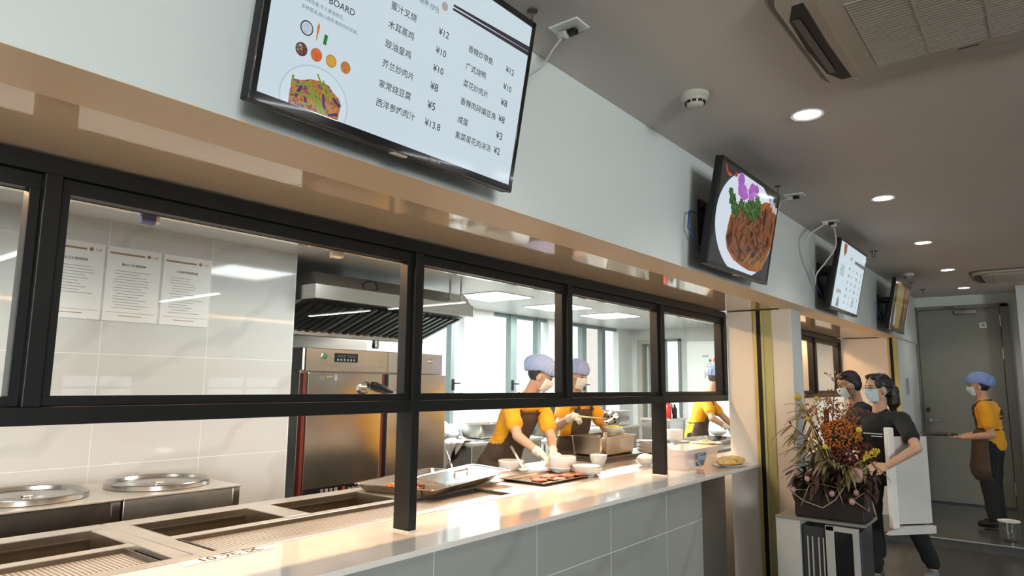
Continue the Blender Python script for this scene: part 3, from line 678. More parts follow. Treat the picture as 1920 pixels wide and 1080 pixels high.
lt = MB(); lt.tube([o_ + U * 0.06 + V * 0.05 + n * 0.008, o_ + U * 0.15 + V * 0.0 + n * 0.008], 0.006, 6).tube([o_ + U * 0.19 + V * 0.0 + n * 0.008, o_ + U * 0.245 + V * 0.095 + n * 0.008], 0.005, 6)
lt.build('label_fries', M('label_fries', (0.75, 0.45, 0.12), 0.5), t)
o = MB().box(-0.02, 0.02, -0.02, 0.02, 0, 0.022).build('pink_block', M('pink_rubber', (0.62, 0.38, 0.32), 0.5), None, bevel=0.004); o.location = (-1.985, 4.63, 0.9005); tag(o, 'small pink block in front of the plastic container', 'block')
o = MB().ell((0, 0, 0), (0.09, 0.20, 0.035)).build('fried_food', food('fried_food', ((0.55, 0.22, 0.02), (0.85, 0.42, 0.05), (0.9, 0.72, 0.35), (0.75, 0.7, 0.4)), 26, 0.5), None, smooth=True)
o.location = (-1.99, 5.22, 0.936); tag(o, 'orange fried food heaped beside the plastic container', 'food', kind='stuff')
o = MB().lathe([(0.07, 0), (0.075, 0.004), (0.13, 0.014), (0.128, 0.017), (0.07, 0.008), (0.001, 0.007)], (0, 0, 0), 32, None, 0.9, 1.6).build('oval_plate', ceram, None, smooth='auto'); o.location = (-1.99, 5.22, 0.9); tag(o, 'oval white plate under the orange fried food', 'plate')
# ---------------------------------------------------------------- televisions on the beam
scr_w = emis('screen_white', (0.56, 0.66, 0.72), 1.0)
scr_k = emis('screen_black', (0.02, 0.02, 0.022), 1.0)
scr_ink = emis('screen_ink', (0.03, 0.035, 0.05), 1.0)
scr_gr = emis('screen_grey_ink', (0.16, 0.20, 0.24), 1.0)
scr_plate = emis('screen_plate', (0.60, 0.67, 0.76), 1.0)
scr_rim = emis('screen_plate_rim', (0.45, 0.54, 0.60), 1.0)
def ecol(n, c): return emis('screen_' + n, c, 1.0)
def clip(poly, u0, u1, v0, v1):
    def cut(P, ax, lim, keep_less):
        out = []
        for i in range(len(P)):
            a, b = P[i], P[(i + 1) % len(P)]
            ina = (a[ax] <= lim) if keep_less else (a[ax] >= lim); inb = (b[ax] <= lim) if keep_less else (b[ax] >= lim)
            if ina: out.append(a)
            if ina != inb:
                t_ = (lim - a[ax]) / (b[ax] - a[ax]); out.append((a[0] + (b[0] - a[0]) * t_, a[1] + (b[1] - a[1]) * t_))
        return out
    for ax, lim, k in ((0, u0, False), (0, u1, True), (1, v0, False), (1, v1, True)):
        if poly: poly = cut(poly, ax, lim, k)
    return poly
class Scr:
    """drawing on one screen: u along the wall, v up the tilted screen"""
    def __init__(s, o, t): s.o = Vector(o); s.U = Vector((0, 1, 0)); s.V = Vector((math.sin(t), 0, math.cos(t))); s.N = Vector((math.cos(t), 0, -math.sin(t))); s.lay = 0
    def P(s, u, v, off): return s.o + s.U * u + s.V * v + s.N * off
    def poly(s, mb, pts, off):
        pts = clip(pts, 0.016, 0.889, 0.022, 0.526)
        if len(pts) > 2: mb.add([s.P(u, v, off) for u, v in pts], [tuple(range(len(pts)))])
    def ellipse(s, mb, u, v, ru, rv, off, n=36, rot=0.0, wob=0.0, seed=0):
        r = random.Random(seed); k = [1 + wob * r.uniform(-1, 1) for _ in range(n)]
        s.poly(mb, [(u + k[i] * (ru * math.cos(2 * PI * i / n) * math.cos(rot) - rv * math.sin(2 * PI * i / n) * math.sin(rot)), v + k[i] * (ru * math.cos(2 * PI * i / n) * math.sin(rot) + rv * math.sin(2 * PI * i / n) * math.cos(rot))) for i in range(n)], off)
    def bar(s, mb, u0, v0, u1, v1, w0, w1, off):
        d = Vector((u1 - u0, v1 - v0)).normalized(); p = Vector((-d.y, d.x))
        s.poly(mb, [(u0 + p.x * w0, v0 + p.y * w0), (u0 - p.x * w0, v0 - p.y * w0), (u1 - p.x * w1, v1 - p.y * w1), (u1 + p.x * w1, v1 + p.y * w1)], off)
    def text(s, mb, st, u, v, width, off=0.0015):
        put_text(mb, st, 0.03, s.P(u, v, off), s.U, s.V, n=s.N, width=width)
    def line(s, name, st, u, v, width, mat, parent, off=0.0015):
        mb = MB(); s.text(mb, st, u, v, width, off); return mb.build(name, mat, parent)

TW, TH = 0.905, 0.548
def television(y0, tilt, label, base_mat, zb=2.102, x0=-1.31, blue=True):
    a = math.radians(tilt); t = thing('television', (x0 - 0.06, y0 + TW / 2, zb), label, 'television', 'menu televisions along the beam')
    s = Scr((x0, y0, zb), a); U, V, N_ = s.U, s.V, s.N
    def obx(mb, u0, u1, v0, v1, n0, n1):
        vs = [s.P(u, v, n) for n in (n0, n1) for v in (v0, v1) for u in (u0, u1)]
        mb.add(vs, [(0, 2, 3, 1), (4, 5, 7, 6), (0, 1, 5, 4), (2, 6, 7, 3), (0, 4, 6, 2), (1, 3, 7, 5)]); return mb
    m = MB()
    obx(m, 0, TW, 0, TH, -0.038, -0.003); m.build('tv_housing', blkpl, t, bevel=0.004)
    m = MB(); obx(m, 0, 0.015, 0, TH, -0.004, 0.003); obx(m, TW - 0.015, TW, 0, TH, -0.004, 0.003); obx(m, 0, TW, 0, 0.021, -0.004, 0.004); obx(m, 0, TW, TH - 0.018, TH, -0.004, 0.003)
    m.build('tv_bezel', M('bezel_gloss', (0.008, 0.008, 0.009), 0.12, coat=0.5), t, bevel=0.001)
    m = MB(); m.add([s.P(u, v, 0.0) for u, v in ((0.013, 0.019), (TW - 0.013, 0.019), (TW - 0.013, TH - 0.016), (0.013, TH - 0.016))], [(0, 1, 2, 3)])
    scr = m.build('tv_screen', base_mat, t)
    # bulged back with speaker slots along its underside
    m = MB(); prof = [(0.05, -0.038), (0.08, -0.075), (0.30, -0.075), (0.36, -0.038)]
    m.prism([s.P(0.06, v, n) for v, n in prof], U * (TW - 0.12)); m.build('tv_back', blkpl, t, bevel=0.006)
    for q in (0.08, TW - 0.30):
        m = MB()
        for k in range(18): obx(m, q + 0.012 * k, q + 0.012 * k + 0.006, -0.0012, 0.0, -0.034, -0.020)
        m.build('speaker_grille', steeld, t)
    m = MB(); obx(m, 0.42, 0.47, -0.006, 0.004, -0.028, -0.006); m.build('sensor_tab', M('sensor_tab', (0.55, 0.48, 0.42), 0.3), t, bevel=0.003)
    if not blue:
        m = MB(); s.text(m, 'Hisense', 0.535, 0.0075, 0.045, 0.0052); m.build('tv_badge', steelg, t)
    # wall bracket
    m = MB(); yc = y0 + TW / 2
    m.box(-1.446, -1.432, yc - 0.22, yc + 0.22, zb + 0.12, zb + 0.40)
    for q in (-0.16, 0.16): m.box(-1.434, x0 - 0.02, yc + q - 0.015, yc + q + 0.015, zb + 0.16, zb + 0.20); m.box(-1.434, x0 + 0.01, yc + q - 0.015, yc + q + 0.015, zb + 0.34, zb + 0.37)
    m.build('wall_bracket', blackm, t)
    m = MB()
    if blue: m.tube([(-1.40, y0 + 0.16, zb + 0.30), (-1.41, y0 + 0.04, zb + 0.29), (-1.41, y0 + 0.02, zb + 0.20), (-1.38, y0 + 0.10, zb + 0.10)], 0.004, 8); m.build('blue_cable', M('blue_cable', (0.02, 0.05, 0.25), 0.4), t, smooth=True)
    return t, s, scr

# first screen: the menu board
t, s, scr = television(0.735, 10.2, 'large television showing a white menu board with prices in Chinese', scr_w, blue=False)
for v, st, w_ in ((0.345, '蜜汁叉烧', 0.088), (0.296, '木耳蒸鸡', 0.088), (0.246, '豉油皇鸡', 0.088), (0.195, '芥兰炒肉片', 0.108), (0.142, '家常烧豆腐', 0.109), (0.094, '西洋参炖肉汁', 0.133)): s.line('dish_name', st, 0.333, v + 0.002, w_, scr_ink, scr)
for v, st, w_ in ((0.348, '香辣炒带鱼', 0.109), (0.297, '广式烧鸭', 0.088), (0.247, '菜花炒肉片', 0.109), (0.195, '香辣肉碎煸豆角', 0.156), (0.141, '咸蛋', 0.044), (0.096, '紫菜蛋花肉沫汤', 0.156)): s.line('dish_name', st, 0.625, v + 0.002, w_, scr_ink, scr)
for v, st, w_ in ((0.348, '¥12', 0.040), (0.296, '¥10', 0.040), (0.246, '¥10', 0.040), (0.195, '¥8', 0.030), (0.142, '¥5', 0.030), (0.094, '¥13.8', 0.060)): s.line('dish_price', st, 0.503, v + 0.002, w_, scr_ink, scr)
for v, st, w_ in ((0.350, '¥12', 0.040), (0.297, '¥10', 0.040), (0.247, '¥8', 0.030), (0.196, '¥8', 0.030), (0.144, '¥3', 0.030), (0.097, '¥2', 0.030)): s.line('dish_price', st, 0.795, v + 0.002, w_, scr_ink, scr)
s.line('menu_heading', 'BOARD', 0.156, 0.279, 0.074, scr_ink, scr)
s.line('menu_subtitle', '美味佳肴,令人垂涎欲滴。', 0.088, 0.258, 0.116, scr_gr, scr); s.line('menu_subtitle', '多种菜品,随心选择,等待你的到来。', 0.088, 0.240, 0.160, scr_gr, scr); s.line('menu_subtitle', '健康·绿色', 0.420, 0.403, 0.074, scr_gr, scr)
for q in ((0.4475, 0.4600, 0.0032, 0.0080), (0.4370, 0.4445, 0.0032, 0.0068)):
    m = MB(); s.bar(m, 0.543, q[0], 0.905, q[1], q[2], q[3], 0.0014); m.build('chopstick_picture', ecol('chopsticks', (0.025, 0.02, 0.03)), scr)
m = MB(); s.ellipse(m, 0.512, 0.430, 0.012, 0.012, 0.0014); m.build('spice_picture', ecol('spice', (0.40, 0.33, 0.34)), scr)
m = MB(); s.ellipse(m, 0.160, 0.045, 0.094, 0.082, 0.0010, 60); m.build('plate_rim_picture', scr_rim, scr)
m = MB(); s.ellipse(m, 0.160, 0.045, 0.090, 0.078, 0.0013, 60); m.build('plate_picture', ecol('plate_white', (0.58, 0.68, 0.74)), scr)
def fpic(n, cols, sc): return food('screen_' + n, cols, sc, es=1.0)
m = MB(); s.poly(m, [(0.093, 0.02), (0.092, 0.050), (0.097, 0.078), (0.118, 0.082), (0.140, 0.092), (0.165, 0.096), (0.190, 0.094), (0.205, 0.082), (0.222, 0.074), (0.232, 0.060), (0.228, 0.02)], 0.0016); m.build('stir_fry_picture', fpic('stir_fry', ((0.03, 0.01, 0.04), (0.28, 0.08, 0.01), (0.5, 0.22, 0.03), (0.10, 0.02, 0.12), (0.3, 0.16, 0.03)), 90), scr)
for (u0, v0, u1, v1) in ((0.128, 0.080, 0.190, 0.024), (0.140, 0.086, 0.176, 0.022), (0.150, 0.074, 0.196, 0.022), (0.155, 0.110, 0.192, 0.062), (0.100, 0.050, 0.165, 0.052), (0.094, 0.06, 0.095, 0.086), (0.172, 0.100, 0.205, 0.066), (0.12, 0.03, 0.15, 0.036), (0.10, 0.066, 0.14, 0.080)):
    m = MB(); s.bar(m, u0, v0, u1, v1, 0.0020, 0.0030, 0.0019); m.build('bean_picture', ecol('bean', (0.16, 0.27, 0.025)), scr)
for (u0, v0, u1, v1) in ((0.120, 0.07, 0.108, 0.04), (0.178, 0.07, 0.188, 0.03), (0.205, 0.07, 0.228, 0.055), (0.20, 0.026, 0.226, 0.036), (0.13, 0.05, 0.14, 0.03)):
    m = MB(); s.bar(m, u0, v0, u1, v1, 0.003, 0.004, 0.0018); m.build('aubergine_picture', ecol('aubergine', (0.05, 0.02, 0.09)), scr)
for (u, v, r, ring, cols) in ((0.110, 0.200, 0.0170, (0.012, 0.014, 0.03), ((0.35, 0.40, 0.45), (0.6, 0.66, 0.72))), (0.105, 0.149, 0.0155, (0.03, 0.025, 0.03), ((0.02, 0.01, 0.01), (0.16, 0.04, 0.03), (0.5, 0.45, 0.4))), (0.145, 0.151, 0.0155, (0.35, 0.18, 0.1), ((0.5, 0.06, 0.01), (0.65, 0.16, 0.03))), (0.186, 0.152, 0.0150, (0.4, 0.2, 0.06), ((0.55, 0.16, 0.02), (0.6, 0.35, 0.04), (0.3, 0.25, 0.05))), (0.228, 0.152, 0.0145, (0.4, 0.15, 0.08), ((0.45, 0.08, 0.01), (0.5, 0.25, 0.05)))):
    m = MB(); s.ellipse(m, u, v, r, r, 0.0014); d = m.build('dish_picture', emis('screen_dish_%d' % int(u * 1000 + v * 10000), ring, 1.0), scr)
    m = MB(); s.ellipse(m, u, v, r * 0.84, r * 0.84, 0.0017); m.build('dish_food_picture', fpic('dish_%d' % int(u * 1000 + v * 10000), cols, 160), scr)
m = MB(); s.poly(m, [(0.136, 0.216), (0.1395, 0.225), (0.143, 0.216), (0.1405, 0.19), (0.1385, 0.179), (0.1372, 0.19)], 0.0014); m.build('carrot_picture', ecol('carrot', (0.62, 0.16, 0.01)), scr)
m = MB(); s.poly(m, [(0.157, 0.182), (0.166, 0.182), (0.1675, 0.205), (0.158, 0.206)], 0.0014); m.build('cucumber_picture', ecol('cucumber', (0.02, 0.16, 0.02)), scr)

# second screen: a plate of roast meat
t, s, scr = television(3.205, 10.7, 'television showing a plate of glossy roast meat with parsley and orchid', scr_k)
m = MB(); s.ellipse(m, 0.45, 0.272, 0.432, 0.275, 0.0010, 72); m.build('plate_picture', scr_plate, scr)
m = MB(); s.poly(m, [(0.235, 0.325), (0.205, 0.28), (0.190, 0.22), (0.185, 0.165), (0.225, 0.11), (0.33, 0.068), (0.45, 0.052), (0.57, 0.042), (0.70, 0.050), (0.78, 0.075), (0.84, 0.16), (0.885, 0.25), (0.885, 0.45), (0.80, 0.47), (0.68, 0.455), (0.55, 0.40), (0.40, 0.34)], 0.0013)
m.build('sauce_picture', fpic('sauce', ((0.10, 0.02, 0.003), (0.24, 0.06, 0.005), (0.34, 0.11, 0.012)), 14), scr)
m = MB(); s.poly(m, [(0.215, 0.27), (0.200, 0.17), (0.25, 0.115), (0.40, 0.075), (0.58, 0.065), (0.70, 0.085), (0.80, 0.17), (0.86, 0.30), (0.87, 0.42), (0.70, 0.42), (0.56, 0.35), (0.42, 0.32), (0.30, 0.30)], 0.0016)
m.build('roast_meat_picture', fpic('roast', ((0.006, 0.002, 0.001), (0.035, 0.008, 0.003), (0.10, 0.026, 0.006), (0.22, 0.08, 0.03), (0.03, 0.008, 0.003), (0.13, 0.035, 0.008)), 14), scr)
for k in range(22):
    rr = random.Random(k); m = MB(); u = 0.26 + 0.50 * rr.random(); v = 0.10 + 0.20 * rr.random(); s.bar(m, u, v, u + rr.uniform(-.02, .05), v + rr.uniform(.05, .12), 0.003, 0.011, 0.0018 + 0.00002 * k)
    m.build('meat_slice_picture', fpic('grain', ((0.01, 0.003, 0.002), (0.08, 0.022, 0.006), (0.24, 0.11, 0.05), (0.04, 0.010, 0.003)), 30), scr)
for (u, v, r) in ((0.20, 0.37, 0.045), (0.25, 0.33, 0.05), (0.33, 0.355, 0.05), (0.42, 0.35, 0.055), (0.52, 0.36, 0.06), (0.58, 0.40, 0.05), (0.55, 0.44, 0.035), (0.47, 0.40, 0.05), (0.28, 0.31, 0.03), (0.17, 0.40, 0.03)):
    m = MB(); s.ellipse(m, u, v, r, r * 0.8, 0.0020 + 0.0001 * u, 34, wob=0.25, seed=int(u * 99)); m.build('parsley_picture', fpic('parsley', ((0.004, 0.015, 0.003), (0.02, 0.07, 0.012), (0.10, 0.22, 0.05)), 60), scr)
for (u, v, a, b, r_) in ((0.28, 0.490, 0.050, 0.034, 0.3), (0.32, 0.44, 0.075, 0.036, 0.0), (0.46, 0.465, 0.065, 0.044, 0.4), (0.52, 0.485, 0.034, 0.03, 0.2), (0.36, 0.420, 0.05, 0.022, 0.2)):
    m = MB(); s.ellipse(m, u, v, a, b, 0.0022 + 0.0001 * u, 24, r_, 0.12, 4); m.build('orchid_picture', fpic('orchid', ((0.14, 0.02, 0.28), (0.36, 0.12, 0.50), (0.45, 0.02, 0.24)), 22), scr)
m = MB(); s.ellipse(m, 0.365, 0.455, 0.034, 0.034, 0.0021, 24, 0, 0.15, 2); m.build('petal_picture', ecol('petal', (0.62, 0.52, 0.72)), scr)
m = MB(); s.ellipse(m, 0.205, 0.498, 0.02, 0.012, 0.0022, 14, 0, 0.3, 5); m.build('flower_bud_picture', ecol('bud', (0.30, 0.03, 0.05)), scr)
m = MB(); s.poly(m, [(0.055, 0.515), (0.07, 0.49), (0.11, 0.468), (0.15, 0.475), (0.15, 0.488), (0.10, 0.487), (0.072, 0.507), (0.062, 0.524)], 0.0022); m.build('chili_picture', ecol('chili', (0.42, 0.06, 0.02)), scr)
for k, st in enumerate(('招牌', '烧味', '鲜香')): s.line('screen_caption', st, 0.72 + 0.045 * k, 0.47 - 0.022 * k, 0.085, scr_plate, scr, 0.0024)
for k in range(9):
    m = MB(); s.bar(m, 0.48 + 0.03 * k, 0.075 + 0.01 * math.sin(k), 0.55 + 0.03 * k, 0.135 + 0.02 * math.sin(2 * k), 0.004, 0.003, 0.0023 + 0.00002 * k); m.build('sprout_picture', ecol('sprout', (0.30, 0.17, 0.04)), scr)

# third screen: second menu page
t, s, scr = television(5.585, 12.0, 'television with a small-print white menu page, above the second serving bay', scr_w)
names = (('青椒', '肉丝'), ('红烧肉', '豆腐'), ('鸡丁', '炒饭'), ('蒸蛋', '鱼香'), ('白菜', '米饭'), ('汤', '面'))
for k in range(6):
    v = 0.345 - 0.055 * k
    s.line('dish_name', names[k][0], 0.36, v, 0.028 * len(names[k][0]), scr_ink, scr); s.line('dish_name', names[k][1], 0.63, v, 0.055, scr_ink, scr)
    s.line('dish_price', '¥%d' % (6 + k), 0.50, v, 0.03, scr_ink, scr); s.line('dish_price', '¥%d' % (8 + k % 3), 0.78, v, 0.03, scr_ink, scr)
s.line('menu_heading', '美食', 0.37, 0.425, 0.07, scr_ink, scr)
for v, st in ((0.335, '今日推荐'), (0.305, '营养搭配'), (0.275, '绿色健康')): s.line('menu_subtitle', st, 0.10, v, 0.13, scr_gr, scr)
m = MB(); s.bar(m, 0.52, 0.430, 0.885, 0.428, 0.012, 0.016, 0.0014); m.build('header_bar_picture', ecol('header_bar', (0.14, 0.15, 0.18)), scr)
sd = fpic('small_dish', ((0.16, 0.04, 0.02), (0.28, 0.09, 0.04), (0.10, 0.015, 0.015)), 40)
m = MB(); s.poly(m, [(0.11, 0.524), (0.20, 0.524), (0.215, 0.47), (0.165, 0.425), (0.125, 0.47)], 0.0014); m.build('dish_picture', sd, scr)
for k in range(5):
    m = MB(); s.bar(m, 0.11 + 0.03 * k, 0.135, 0.11 + 0.03 * k, 0.165, 0.007, 0.009, 0.0014); m.build('dish_picture', sd, scr)
m = MB(); s.poly(m, [(0.135, 0.03), (0.225, 0.03), (0.215, 0.085), (0.18, 0.115), (0.15, 0.08)], 0.0014); m.build('corner_picture', ecol('corner', (0.18, 0.21, 0.2)), scr)

# fourth screen: a close food picture
t, s, scr = television(7.975, 10.9, 'television showing a brown and yellow food close-up, nearest the grey door', fpic('noodle_shot', ((0.012, 0.008, 0.004), (0.04, 0.022, 0.008), (0.08, 0.05, 0.02)), 8))
m = MB(); s.poly(m, [(0.14, 0.50), (0.20, 0.52), (0.52, 0.50), (0.56, 0.30), (0.50, 0.05), (0.30, 0.03), (0.18, 0.2)], 0.0012); m.build('dish_picture', fpic('yellow', ((0.10, 0.07, 0.018), (0.18, 0.14, 0.04), (0.13, 0.09, 0.025)), 12), scr)
m = MB(); s.poly(m, [(0.15, 0.05), (0.26, 0.06), (0.24, 0.22), (0.15, 0.30)], 0.0014); m.build('cream_picture', ecol('cream', (0.22, 0.20, 0.20)), scr)
m = MB(); s.poly(m, [(0.60, 0.50), (0.84, 0.48), (0.80, 0.2), (0.68, 0.1)], 0.0014); m.build('meat_picture', fpic('meatstrip', ((0.06, 0.02, 0.01), (0.2, 0.07, 0.03)), 18), scr)

# ---------------------------------------------------------------- ceiling fittings
def socket(x, y, label, pts=None):
    t = thing('ceiling_socket', (x, y, 2.74), label, 'socket', 'power sockets on the ceiling')
    B(x - 0.060, x + 0.060, y - 0.043, y + 0.043, 2.732, 2.7395).build('socket_plate', plast, t, bevel=0.004)
    MB().box(x - 0.018, x + 0.022, y + 0.0, y + 0.03, 2.716, 2.733).build('socket_hole', blkpl, t, bevel=0.004)
    return t
def cord(pts, r, label, mat, grp='television cords'):
    P_ = [Vector(p) for p in pts]; out = []
    for i in range(len(P_) - 1):
        p0, p1, p2, p3 = P_[max(i - 1, 0)], P_[i], P_[i + 1], P_[min(i + 2, len(P_) - 1)]
        for q in range(6):
            u = q / 6; out.append(0.5 * ((2 * p1) + (p2 - p0) * u + (2 * p0 - 5 * p1 + 4 * p2 - p3) * u * u + (3 * p1 - p0 - 3 * p2 + p3) * u ** 3))
    out.append(P_[-1]); t = thing('power_cord', pts[0], label, 'cord', grp)
    MB().tube(out, r, 8).build('cord', mat, t, smooth=True)
    p = P_[0]; B(p.x - 0.018, p.x + 0.018, p.y - 0.014, p.y + 0.014, p.z - 0.012, p.z + 0.016).build('plug', mat, t, bevel=0.005)
greyc = M('grey_cord', (0.45, 0.44, 0.42), 0.5)
socket(-1.235, 1.865, 'square ceiling socket beside the corner of the large menu television')
cord(((-1.262, 1.868, 2.712), (-1.285, 1.84, 2.66), (-1.30, 1.79, 2.58), (-1.34, 1.72, 2.52), (-1.39, 1.60, 2.45)), 0.004, 'grey cord dropping from the ceiling socket to the large menu television', greyc)
socket(-1.235, 4.52, 'square ceiling socket above the roast meat television')
cord(((-1.262, 4.50, 2.712), (-1.30, 4.44, 2.68), (-1.32, 4.36, 2.55), (-1.34, 4.26, 2.42), (-1.39, 4.0, 2.35)), 0.004, 'grey cord dropping from the ceiling socket to the roast meat television', greyc)
socket(-1.235, 5.43, 'square ceiling socket with two looping white cords before the third television')
whc = M('white_cord', (0.62, 0.58, 0.52), 0.5)
cord(((-1.255, 5.36, 2.712), (-1.36, 5.26, 2.60), (-1.39, 5.34, 2.46), (-1.39, 5.49, 2.36), (-1.41, 5.555, 2.30)), 0.006, 'white cord looping down on the wall side, before the third television', whc)
cord(((-1.22, 5.46, 2.712), (-1.24, 5.58, 2.58), (-1.31, 5.56, 2.46), (-1.37, 5.50, 2.36), (-1.40, 5.555, 2.29)), 0.006, 'white cord looping down on the room side, before the third television', whc)
for x, y, lab in ((-1.276, 1.705, 'small steel ceiling hook at the top corner of the large menu television'), (-1.26, 4.25, 'small steel ceiling hook at the top corner of the roast meat television')):
    t = thing('ceiling_hook', (x, y, 2.74), lab, 'hook', 'ceiling hooks by the televisions')
    MB().lathe([(0.018, -0.0005), (0.018, -0.008), (0.006, -0.012)], (x, y, 2.74), 16).tube([(x, y, 2.73), (x, y, 2.64)], 0.003, 6).build('hook_rod', steeld, t)
def smoke(x, y, label):
    t = thing('smoke_detector', (x, y, 2.74), label, 'smoke detector', 'smoke detectors on the ceiling')
    offw = M('detector_plastic', (0.60, 0.56, 0.48), 0.45, var=0.02)
    MB().lathe([(0.060, -0.0005), (0.060, -0.018), (0.050, -0.026), (0.046, -0.034), (0.040, -0.036)], (x, y, 2.74), 36).build('detector_base', offw, t, smooth='auto')
    MB().lathe([(0.041, -0.036), (0.034, -0.050), (0.022, -0.056), (0.001, -0.057)], (x, y, 2.74), 36).build('detector_dome', offw, t, smooth='auto')
    m = MB()
    for k in range(10):
        a = 2 * PI * k / 10; m.obox((x + 0.0395 * math.cos(a), y + 0.0395 * math.sin(a), 2.74 - 0.041), Vector((math.cos(a), math.sin(a), 0)) * 0.003, Vector((-math.sin(a), math.cos(a), 0)) * 0.008, (0, 0, 0.004))
    m.build('detector_vents', blkpl, t)
smoke(-1.115, 2.66, 'round white smoke detector on the ceiling between the first two televisions')
smoke(-1.17, 8.47, 'small round smoke detector above the last television')
def sprinkler(x, y, label):
    t = thing('sprinkler_head', (x, y, 2.74), label, 'sprinkler', 'sprinkler heads on the ceiling')
    MB().lathe([(0.036, -0.0005), (0.034, -0.006), (0.014, -0.009), (0.012, -0.022), (0.008, -0.024)], (x, y, 2.74), 24).build('escutcheon', steeld, t, smooth='auto')
    MB().tube([(x - 0.010, y, 2.718), (x - 0.011, y, 2.70), (x, y, 2.688)], 0.003, 6).tube([(x + 0.010, y, 2.718), (x + 0.011, y, 2.70), (x, y, 2.688)], 0.003, 6).lathe([(0.016, -0.054), (0.016, -0.056), (0.001, -0.057)], (x, y, 2.74), 16).build('deflector', steeld, t)
sprinkler(-1.215, 6.88, 'dark sprinkler head on the ceiling by the third television')
sprinkler(-1.22, 9.93, 'dark sprinkler head on the ceiling before the grey door')
sprinkler(-1.255, 9.24, 'dark sprinkler head right above the last television')

# ceiling cassette air conditioners
acb = M('ac_base_shade', (0.20, 0.175, 0.15), 0.6); acm = M('ac_plastic', (0.53, 0.47, 0.40), 0.5, var=0.02); acd = M('ac_gap', (0.02, 0.018, 0.016), 0.5)
def cassette(cx_, cy_, label, zrot=0.0, half=0.475):
    t = thing('air_conditioner', (cx_, cy_, 2.74), label, 'air conditioner', 'cassette air conditioners in the ceiling')
    c = Vector((cx_, cy_, 0)); k = half / 0.475
    def rr(h, r, z): return [Vector((x, y, z)) + c for x, y in rounded_rect(h * k, h * k, r * k, 8)]
    def loft(mb, rings, cap0=True, cap1=True):
        n = len(rings[0]); mb.add([p for R_ in rings for p in R_], [(i * n + q, i * n + (q + 1) % n, (i + 1) * n + (q + 1) % n, (i + 1) * n + q) for i in range(len(rings) - 1) for q in range(n)] + ([tuple(range(n))] if cap0 else []) + ([tuple(range((len(rings) - 1) * n, len(rings) * n))] if cap1 else []))
        return mb
    loft(MB(), [rr(0.475, 0.15, 2.7395), rr(0.478, 0.15, 2.732), rr(0.470, 0.15, 2.726)]).build('base_frame', acb, t)  # base frame; the shade around the panel is put into its dark colour
    loft(MB(), [rr(0.448, 0.13, 2.730), rr(0.452, 0.135, 2.724), rr(0.452, 0.135, 2.716), rr(0.448, 0.13, 2.709), rr(0.436, 0.12, 2.705)]).build('outer_panel', acm, t, smooth='auto')
    for a in (0, 2):
        R_ = Matrix.Rotation(a * PI / 2, 3, 'Z'); m = MB(); f = MB()
        poly = [(-0.400, -0.33), (-0.434, -0.24), (-0.444, 0.0), (-0.434, 0.24), (-0.400, 0.33), (-0.366, 0.33), (-0.372, 0.0), (-0.366, -0.33)]
        m.prism([R_ @ Vector((x * k, y * k, 2.7035)) + c for x, y in poly], (0, 0, 0.004)); m.build('air_slot', acd, t)
        f.prism([R_ @ Vector((x * k, y * k, z)) + c for x, y, z in ((-0.425, -0.24, 2.703), (-0.425, 0.24, 2.703), (-0.400, 0.24, 2.699), (-0.400, -0.24, 2.699))], (0, 0, 0.0022)); f.build('louver', M('ac_louver', (0.12, 0.105, 0.09), 0.5), t)
    loft(MB(), [rr(0.335, 0.035, 2.706), rr(0.335, 0.035, 2.698), rr(0.325, 0.03, 2.694)]).build('intake_panel', acm, t, smooth='auto')
    loft(MB(), [rr(0.265, 0.02, 2.695), rr(0.265, 0.02, 2.6935)]).build('grille_back', M('grille_back', (0.06, 0.05, 0.04), 0.6), t)
    m = MB(); n_ = 30
    for q in range(n_):
        y = cy_ + k * (-0.258 + 0.516 * q / (n_ - 1)); m.box(cx_ - 0.262 * k, cx_ + 0.262 * k, y - 0.0052 * k, y + 0.0052 * k, 2.6905, 2.6935)
    for q in (-0.09, 0.09): m.box(cx_ + q * k - 0.004, cx_ + q * k + 0.004, cy_ - 0.26 * k, cy_ + 0.26 * k, 2.6900, 2.6936)
    m.build('intake_grille', acm, t)
    B(cx_ - 0.012, cx_ + 0.05, cy_ + 0.292 * k, cy_ + 0.297 * k, 2.6925, 2.6945).build('panel_latch', acd, t)
    B(cx_ - 0.36 * k, cx_ - 0.345 * k, cy_ + 0.335 * k, cy_ + 0.37 * k, 2.7035, 2.7052).build('ac_label', M('ac_label', (0.75, 0.6, 0.5), 0.4), t)
    return t
cassette(-0.165, 2.47, 'large square ceiling air conditioner in the upper corner, above the near downlight')
cassette(-0.165, 9.115, 'small-looking ceiling air conditioner in front of the grey door')
